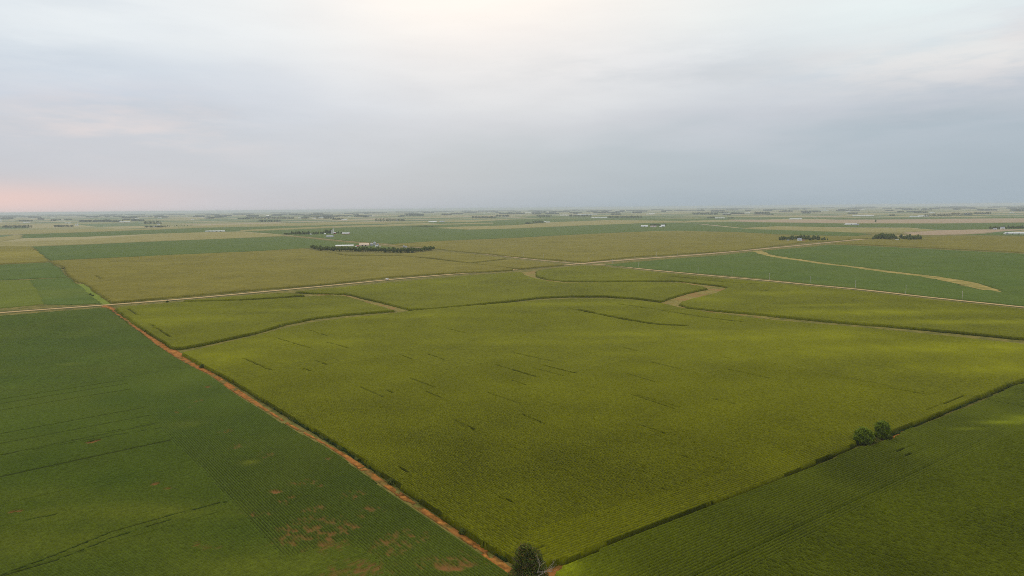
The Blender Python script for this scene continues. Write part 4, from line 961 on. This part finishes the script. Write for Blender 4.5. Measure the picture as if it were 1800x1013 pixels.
# long sheds
shed(378.5, 407.6, 98, 14, 3.6, 6.2, WHITE, WHITE, 'very long brilliant white shed alone at the edge of the tan field', .1, 'long_shed', doors=4, cupolas=6)
shed(391, 407.3, 14, 12, 3, 5, WHITE, BLUEGREY, 'small grey-roofed annexe at the right end of the long white shed', .1)
shed(1795, 412.3, 105, 16, 4.5, 7.5, WHITE, WHITE, 'long white shed running out of the right edge of the photo', -.2, 'long_shed', doors=4, cupolas=6)
bin_(1770, 412.5, 4, 6, 'grey bin at the left end of the long white shed at the right edge')
house(1762, 403.5, 'white farmhouse among trees at the right edge', L=14, W=10, e=7, r=11, rz=-.2)
shed(1748.5, 403.8, 14, 9, 4, 6.5, WHITE, BLUEGREY, 'pale shed left of the white farmhouse at the right edge', -.2)
far_b = [
 (1045, 383.2, 62, 'left of three long white sheds in line left of the long windbreak', WHITE), (1053, 383.2, 25, 'short middle shed of three in line left of the long windbreak', WHITE), (1061.5, 383.2, 68, 'right of three long white sheds, touching the long windbreak', WHITE),
 (1020, 377.9, 110, 'left of two far white sheds above the centre woodlot', WHITE), (1038, 377.6, 200, 'right and longest of two far white sheds above the centre woodlot', WHITE), (992, 379.2, 120, 'long white shed left of the centre woodlot', WHITE), (928, 374.6, 120, 'hazy long white shed left of centre near the horizon', WHITE),
 (963.5, 391.8, 24, 'small white barn right of the tall trees at the small centre farm', WHITE), (958.5, 391, 14, 'tiny white house at the foot of the tall trees of the small centre farm', WHITE), (761, 390.6, 60, 'low white barn alone left of centre', WHITE), (755, 391, 16, 'tall little white building at the left end of the low white barn', WHITE), (777, 390.4, 40, 'low grey shed right of the low white barn', BLUEGREY),
 (697, 388.4, 22, 'tiny white shed between two woodlots left of centre', WHITE), (651, 380.9, 150, 'long pale pinkish shed in the middle left haze', CREAM), (605, 387.4, 55, 'white barn right of a small woodlot, left of centre', WHITE), (614, 380.8, 40, 'small pale barn left of the long pinkish shed', WHITE), (716, 372.9, 300, 'very long hazy white shed near the horizon, left of centre', WHITE),
 (513, 383.6, 50, 'white barn at the right end of the long uneven woodlot', WHITE), (527, 383.9, 45, 'second white barn right of the long uneven woodlot', WHITE), (552, 384.5, 50, 'third white barn in the row right of the long uneven woodlot', WHITE), (565, 382.9, 80, 'rightmost and longest of the far white barns in the row', WHITE), (338.5, 386.5, 30, 'lone tiny white barn in the left haze', WHITE),
 (219.5, 391.4, 105, 'long shed with pinkish walls in the left haze', CREAM), (119.5, 393, 55, 'bright little white shed above the left woodlot', WHITE), (109, 389.4, 60, 'grey-white shed in the far left haze', WHITE), (38.5, 380.8, 60, 'tiny white building almost on the left horizon', WHITE), (57, 384.9, 40, 'tiny white building in the far left haze', WHITE), (93, 383.7, 80, 'flat white shed in the far left haze', WHITE), (47, 391.7, 60, 'pale shed above the far left woodlot', WHITE),
 (273, 399.4, 24, 'white farmhouse between the two windbreaks of the far left farm', WHITE), (279, 395.4, 18, 'smaller pale building in the rear windbreak of the far left farm', WHITE), (162, 383.5, 50, 'tiny white shed near the left horizon', WHITE), (241, 384.9, 50, 'tiny white shed near the horizon above the far left farm', WHITE),
 (1263, 384.2, 60, 'left of two white barns right of centre', WHITE), (1270, 384.2, 34, 'right of two white barns right of centre', WHITE), (1395, 386, 62, 'long white shed in the pinkish field', WHITE), (1405.5, 386, 34, 'short white shed right of the long one in the pinkish field', WHITE), (1495.5, 395.7, 62, 'bright white shed in the right soybeans', WHITE), (1506, 396.3, 18, 'tiny grey outbuilding beside the bright white shed in the right soybeans', BLUEGREY),
 (1503, 380, 50, 'small white barn in the pale right field', WHITE), (1521, 380.4, 150, 'long pale pinkish shed in the right field', CREAM), (1604, 381.6, 45, 'left of three pale sheds left of the large dark woodlot', WHITE), (1612.5, 381.6, 30, 'middle of three pale sheds left of the large dark woodlot', WHITE), (1622.5, 381.2, 90, 'right of three pale sheds, touching the large dark woodlot', WHITE), (1638, 374.9, 60, 'white shed above the large dark woodlot', WHITE),
 (1446, 370.4, 90, 'pale hazy building beside the far white elevator', WHITE), (1453, 370.4, 70, 'hazy white building right of the far white elevator', WHITE), (1309, 375.3, 150, 'hazy pale shed near the right horizon', WHITE), (1310, 384.5, 1, '', None), (1778, 374, 40, 'tiny white shed near the right edge of the haze', WHITE), (1782, 369.8, 90, 'hazy white shed on the right horizon', WHITE), (1516, 369.5, 80, 'hazy white shed near the horizon at the right', WHITE), (1538, 366.0, 120, 'white speck of a shed near the right horizon', WHITE),
 (1142, 377.4, 90, 'left of two thin white sheds in line right of centre', WHITE), (1138, 377.6, 1, '', None), (1146, 376.8, 80, 'right of two thin white sheds in line right of centre', WHITE), (1097, 370.9, 50, 'hazy white building near the horizon right of centre', WHITE), (1155, 367.5, 70, 'hazy white speck on the horizon right of centre', WHITE), (816, 375, 1, '', None), (890, 380.9, 55, 'pale shed at the right end of a woodlot left of centre', WHITE),
 (1194, 367.6, 80, 'hazy white shed on the horizon above the right fields', WHITE)]
for px, py, L, lab, mt in far_b:
    if mt is None: continue
    t_ = max(1.0, L / 60)
    shed(px, py, L, min(16, L * .6) * min(t_, 1.3), 4.2 * min(t_, 1.5), 8 * min(t_, 1.4), mt, mt if mt is not CREAM else WHITE, lab, -.12 if px > 900 else .08, doors=1)
xr = random.Random(404)
for i in range(46):
    x = xr.uniform(5, 1795); hy = 366 - .0094 * (x - 900); y = hy + xr.choice((xr.uniform(5, 8), xr.uniform(6, 14)))
    if any(abs(x - q[0]) < 14 and abs(y - q[1]) < 3 for q in far_b): continue
    o = shed(x, y, xr.uniform(35, 110), 16, 5, 9, WHITE, WHITE, 'tiny pale farm shed, one of many specks in the haze near the horizon', xr.choice((-.1, .05, 1.2)), doors=1); o['group'] = 'tiny pale sheds in the far haze'
for px, py, r, h, lab in ((133.5, 397.9, 4.0, 15, 'left of two small white silos right of the left woodlot'), (137, 397.9, 4.2, 17, 'right of two small white silos right of the left woodlot'), (1450, 370.5, 14, 55, 'tall white grain elevator near the right horizon'), (2, 391, 6, 30, 'hazy pale silo at the left edge'), (613, 371.5, 16, 60, 'hazy elevator tower left of centre at the horizon')):
    silo(px, py, r, h, lab)
bin_(1697, 378.5, 11, 18, 'left of two big grey bins on the right woodlot'); bin_(1702.5, 378.3, 11, 18, 'right of two big grey bins on the right woodlot')

# ------------------------------------------------------------------ utility poles
POLE = simple('weathered_pole_wood', (.66, .62, .54), (.54, .50, .43), 1, .8)
INS = simple('porcelain', (.7, .7, .68), None, 1, .3)
pe = empty('utility_pole')
link('post', cyl('post', .2, -.3, 10.5, 8, .15), POLE, pe)
link('crossarm', boxm('crossarm', -1.2, 1.2, -.08, .08, 9.55, 9.75), POLE, pe)
for x in (-1.05, 0, 1.05): link('insulator', cyl('insulator', .07, 9.75 if x else 10.5, 9.98 if x else 10.72, 8), INS, pe)
PB_ = [(1122.5, 471.3, 'R'), (1172.5, 476.2, 'R'), (1227, 481.3, 'R'), (1286.7, 487.2, 'R'), (1352.7, 492.3, 'R'), (1424, 498.8, 'R'), (1503.5, 506.6, 'R'), (1592, 516.8, 'R'), (1691, 527.6, 'R'), (1077, 464.9, 'R'),
       (993, 459.8, 'L'), (955.5, 455.7, 'L'), (920, 452.2, 'L'), (1035, 461, 'U'), (1116, 454.5, 'U'), (1154, 451.5, 'U'), (1190.5, 448.5, 'U'), (1225, 446, 'U'), (1438, 430.5, 'U')]
nm = {'R': 'beside the narrow road right of the crossroads', 'L': 'beside the side road left of the crossroads', 'U': 'beside the wide tan road past the crossroads'}
GRP = {'R': 'poles along the narrow right road', 'L': 'poles along the left side road', 'U': 'poles along the wide tan road'}
ordn = ['first', 'second', 'third', 'fourth', 'fifth', 'sixth', 'seventh', 'eighth', 'ninth', 'tenth']
cnt = {'R': 0, 'L': 0, 'U': 0}
for i, (x, y, k) in enumerate(sorted(PB_, key=lambda q: q[0] if q[2] != 'L' else -q[0])):
    o = pe if i == 0 else pe.copy()
    if i:
        COL.objects.link(o)
        for c in list(pe.children):
            d = c.copy(); d.parent = o; COL.objects.link(d)
    o.location = place(x, y); o.rotation_euler = (0, 0, math.atan2(DC[1], DC[0]) + (math.pi / 2 if k != 'U' else 0))
    meta(o, f'{ordn[cnt[k]]} pale utility pole {nm[k]}, counted from the crossroads', 'utility pole', GRP[k]); cnt[k] += 1

# ------------------------------------------------------------------ white van on the road
PAINT = simple('white_car_paint', (.85, .84, .82), (.82, .81, .79), 1, .25, .5); TYRE = simple('tyre_rubber', (.03, .03, .03), None, 2, .85); RIM = simple('wheel_rim', (.5, .5, .5), None, 2, .35, .5)
def extrude_profile(name, prof, w, w_top=None, z_split=None):
    bm = bmesh.new(); S = []
    for s in (-1, 1):
        S.append([bm.verts.new((x, s * (w if (z_split is None or z < z_split) else w_top) / 2, z)) for x, z in prof])
    n = len(prof)
    for i in range(n): bm.faces.new((S[0][i], S[0][(i + 1) % n], S[1][(i + 1) % n], S[1][i]))
    bm.faces.new(S[0][::-1]); bm.faces.new(S[1])
    bmesh.ops.bevel(bm, geom=list(bm.edges), offset=.05, segments=2, affect='EDGES')
    return bm_mesh(name, bm)
vx, vy, vz = place(681, 491.8)
car = empty('white_van', (vx, vy, vz + .14), math.atan2(DR[1], DR[0])); meta(car, 'white van driving on the main gravel road left of centre', 'van')
link('body', extrude_profile('body', [(-2.7, .35), (2.7, .35), (2.75, .9), (2.5, 1.15), (1.7, 1.3), (1.0, 2.15), (-2.5, 2.25), (-2.75, 2.0)], 2.0, 1.8, 1.4), PAINT, car)
ws = bmesh.new(); ws.faces.new([ws.verts.new(p) for p in ((1.73, -.78, 1.36), (1.73, .78, 1.36), (1.09, .72, 2.1), (1.09, -.72, 2.1))]); link('windscreen', bm_mesh('windscreen', ws), GLASS, car)
for s in (-1, 1):
    link('side_window', boxm('side_window', -.2, 1.0, s * .93 - .04, s * .93 + .04, 1.45, 1.95), GLASS, car)
    link('headlight', boxm('headlight', 2.66, 2.76, s * .75 - .18, s * .75 + .18, .75, .95), INS, car)
    link('tail_light', boxm('tail_light', -2.8, -2.7, s * .8 - .1, s * .8 + .1, .9, 1.3), RED, car)
    for x in (-1.75, 1.75):
        bm = bmesh.new(); bmesh.ops.create_cone(bm, cap_ends=True, segments=20, radius1=.36, radius2=.36, depth=.24, matrix=Matrix.Translation((x, s * .92, .36)) @ Matrix.Rotation(math.pi / 2, 4, 'X')); wl = link('wheel', bm_mesh('wheel', bm), TYRE, car)
        bm = bmesh.new(); bmesh.ops.create_cone(bm, cap_ends=True, segments=16, radius1=.2, radius2=.2, depth=.26, matrix=Matrix.Translation((x, s * .93, .36)) @ Matrix.Rotation(math.pi / 2, 4, 'X')); link('rim', bm_mesh('rim', bm), RIM, wl)

# ------------------------------------------------------------------ haze
haze_d = 0.6e-4
hz = link('haze', boxm('haze', -48000, 48000, -48000, 48000, -8, 118), None); meta(hz, kind='stuff', label='pale evening haze over the plain', cat='haze')
m = bpy.data.materials.new('haze_air'); m.use_nodes = True; nt = m.node_tree; nt.nodes.clear()
out = N(nt, 'ShaderNodeOutputMaterial'); pv = N(nt, 'ShaderNodeVolumePrincipled')
pv.inputs['Density'].default_value = haze_d; pv.inputs['Color'].default_value = (.76, .82, .88, 1); pv.inputs['Anisotropy'].default_value = 0.0
nt.links.new(pv.outputs[0], out.inputs['Volume']); hz.data.materials.append(m)

# ------------------------------------------------------------------ light and sky
SUN_EL, SUN_AZ = 34, -4     # degrees, azimuth clockwise from the camera's forward
sd = bpy.data.lights.new('sun', 'SUN'); sd.energy = 1.15; sd.angle = R(12); sd.color = (1, .93, .82)
so = bpy.data.objects.new('sun', sd); COL.objects.link(so)
v = Vector((math.sin(R(SUN_AZ)) * math.cos(R(SUN_EL)), math.cos(R(SUN_AZ)) * math.cos(R(SUN_EL)), math.sin(R(SUN_EL))))
so.rotation_euler = v.to_track_quat('Z', 'Y').to_euler()
w = bpy.data.worlds.new('World'); scn.world = w; w.use_nodes = True; nt = w.node_tree; nt.nodes.clear()
out = N(nt, 'ShaderNodeOutputWorld'); bg = N(nt, 'ShaderNodeBackground'); nt.links.new(bg.outputs[0], out.inputs[0])
sky = N(nt, 'ShaderNodeTexSky', sky_type='NISHITA'); sky.sun_disc = False; sky.sun_elevation = R(SUN_EL); sky.sun_rotation = R(SUN_AZ); sky.dust_density = 3
tc = N(nt, 'ShaderNodeTexCoord'); D = tc.outputs['Generated']
sp = N(nt, 'ShaderNodeSeparateXYZ'); nt.links.new(D, sp.inputs[0])
el = math_n(nt, 'ARCSINE', sp.outputs[2]); az = math_n(nt, 'ARCTAN2', sp.outputs[0], sp.outputs[1])
eld = math_n(nt, 'MULTIPLY', el, 180 / math.pi); azd = math_n(nt, 'MULTIPLY', az, 180 / math.pi)
def lin(r, g, b): return tuple(((c / 255 + .055) / 1.055) ** 2.4 if c > 10 else c / 3294 for c in (r, g, b))
# soft warping of the cloud sheet
mp = N(nt, 'ShaderNodeMapping'); nt.links.new(D, mp.inputs['Vector']); mp.inputs['Scale'].default_value = (1.6, 1.6, 7)
nw = N(nt, 'ShaderNodeTexNoise'); nw.inputs['Scale'].default_value = 1.6; nw.inputs['Detail'].default_value = 6; nw.inputs['Roughness'].default_value = .5; nt.links.new(mp.outputs[0], nw.inputs['Vector'])
warp = math_n(nt, 'MULTIPLY_ADD', nw.outputs['Fac'], 12, -6)
e2 = math_n(nt, 'ADD', eld, warp)
def mr(v, a, b, c=0, d=1):
    n = N(nt, 'ShaderNodeMapRange'); nt.links.new(v, n.inputs[0])
    for i, q in enumerate((a, b, c, d)): n.inputs[i + 1].default_value = q
    n.interpolation_type = 'SMOOTHSTEP'; return n.outputs[0]
f = mr(e2, 0, 40); f = N(nt, 'ShaderNodeMapRange'); nt.links.new(e2, f.inputs[0]); f.inputs[1].default_value = 0; f.inputs[2].default_value = 40
left = ramp(nt, f.outputs[0], [(0, lin(203, 202, 207)), (.12, lin(198, 203, 212)), (.22, lin(200, 210, 223)), (.38, lin(225, 233, 238)), (1, lin(226, 230, 234))])
rightc = ramp(nt, f.outputs[0], [(0, lin(167, 182, 193)), (.10, lin(173, 187, 198)), (.18, lin(190, 198, 208)), (.30, lin(216, 222, 228)), (.40, lin(230, 237, 238)), (1, lin(226, 230, 234))])
azf = mr(azd, -34, 14)
c = mixc(nt, azf, left, rightc)
def gauss(a0, e0, sa, se, amp):
    x = math_n(nt, 'DIVIDE', math_n(nt, 'SUBTRACT', azd, a0), sa); y = math_n(nt, 'DIVIDE', math_n(nt, 'SUBTRACT', eld, e0), se)
    q = math_n(nt, 'ADD', math_n(nt, 'MULTIPLY', x, x), math_n(nt, 'MULTIPLY', y, y))
    return math_n(nt, 'MULTIPLY', math_n(nt, 'EXPONENT', math_n(nt, 'MULTIPLY', q, -1)), amp)
c = mixc(nt, gauss(-3, 23, 18, 11, 1.0), c, lin(255, 243, 232))
c = mixc(nt, gauss(-41, .9, 12, 1.15, .9), c, lin(238, 207, 200))
def band(a0, e0, sa, se, amp, sc, seed, thr=.5, soft=.12):
    # a ragged bank of cloud: a window in azimuth and elevation, broken up by noise
    m_ = N(nt, 'ShaderNodeMapping'); nt.links.new(D, m_.inputs['Vector']); m_.inputs['Scale'].default_value = (sc, sc, sc * 5.5); m_.inputs['Location'].default_value = (seed, seed * 1.7, seed * .3)
    q = N(nt, 'ShaderNodeTexNoise'); q.inputs['Scale'].default_value = 1; q.inputs['Detail'].default_value = 7; q.inputs['Roughness'].default_value = .58; nt.links.new(m_.outputs[0], q.inputs['Vector'])
    return math_n(nt, 'MULTIPLY', gauss(a0, e0, sa, se, amp), mr(q.outputs['Fac'], thr - soft, thr + soft))
c = mixc(nt, band(-30, 6.5, 9, 2.2, .75, 5, 3.1), c, lin(228, 217, 216))
c = mixc(nt, band(-24, 7.3, 9, 1.0, .5, 7, 8.4), c, lin(186, 196, 208))
c = mixc(nt, band(14, 11, 15, 2.0, .55, 3.5, 5.2, .48), c, lin(188, 196, 204))
c = mixc(nt, band(35, 10.2, 11, 2.2, .8, 6, 1.7), c, lin(238, 230, 226))
c = mixc(nt, band(30, 7, 14, 2.2, .45, 4, 9.9), c, lin(200, 204, 214))
c = mixc(nt, band(34, 14, 12, 4, .7, 3, 6.6, .45), c, lin(232, 243, 243))
c = mixc(nt, band(-34, 15, 16, 5, .6, 3, 2.2, .5), c, lin(236, 241, 243))
c = mixc(nt, band(-36, 10.5, 14, 1.6, .5, 4, 4.9, .5), c, lin(196, 207, 220))
# fine streaks of cloud
mp2 = N(nt, 'ShaderNodeMapping'); nt.links.new(D, mp2.inputs['Vector']); mp2.inputs['Scale'].default_value = (2.2, 2.2, 16); mp2.inputs['Rotation'].default_value = (0, .05, .2)
n2 = N(nt, 'ShaderNodeTexNoise'); n2.inputs['Scale'].default_value = 2.2; n2.inputs['Detail'].default_value = 8; n2.inputs['Roughness'].default_value = .6; nt.links.new(mp2.outputs[0], n2.inputs['Vector'])
k = math_n(nt, 'MULTIPLY_ADD', n2.outputs['Fac'], .10, .95)
vs = N(nt, 'ShaderNodeVectorMath', operation='SCALE'); nt.links.new(c, vs.inputs[0]); nt.links.new(k, vs.inputs['Scale'])
skb = N(nt, 'ShaderNodeVectorMath', operation='SCALE'); nt.links.new(sky.outputs[0], skb.inputs[0]); skb.inputs['Scale'].default_value = .1
c = mixc(nt, .06, vs.outputs[0], skb.outputs[0])
nt.links.new(c, bg.inputs['Color']); bg.inputs['Strength'].default_value = 1.0

scn.view_settings.view_transform = 'Standard'; scn.view_settings.look = 'None'; scn.view_settings.gamma = 1; scn.view_settings.exposure = 0
cy = scn.cycles
cy.max_bounces = 4; cy.diffuse_bounces = 2; cy.glossy_bounces = 1; cy.transmission_bounces = 1; cy.volume_bounces = 1; cy.transparent_max_bounces = 4
cy.use_denoising = False; cy.denoising_prefilter = 'NONE'; cy.denoising_input_passes = 'RGB_ALBEDO_NORMAL'; cy.pixel_filter_type = 'BLACKMAN_HARRIS'; cy.filter_width = 0.9
try: cy.denoiser = 'OPENIMAGEDENOISE'
except Exception: pass
cy.caustics_reflective = False; cy.caustics_refractive = False
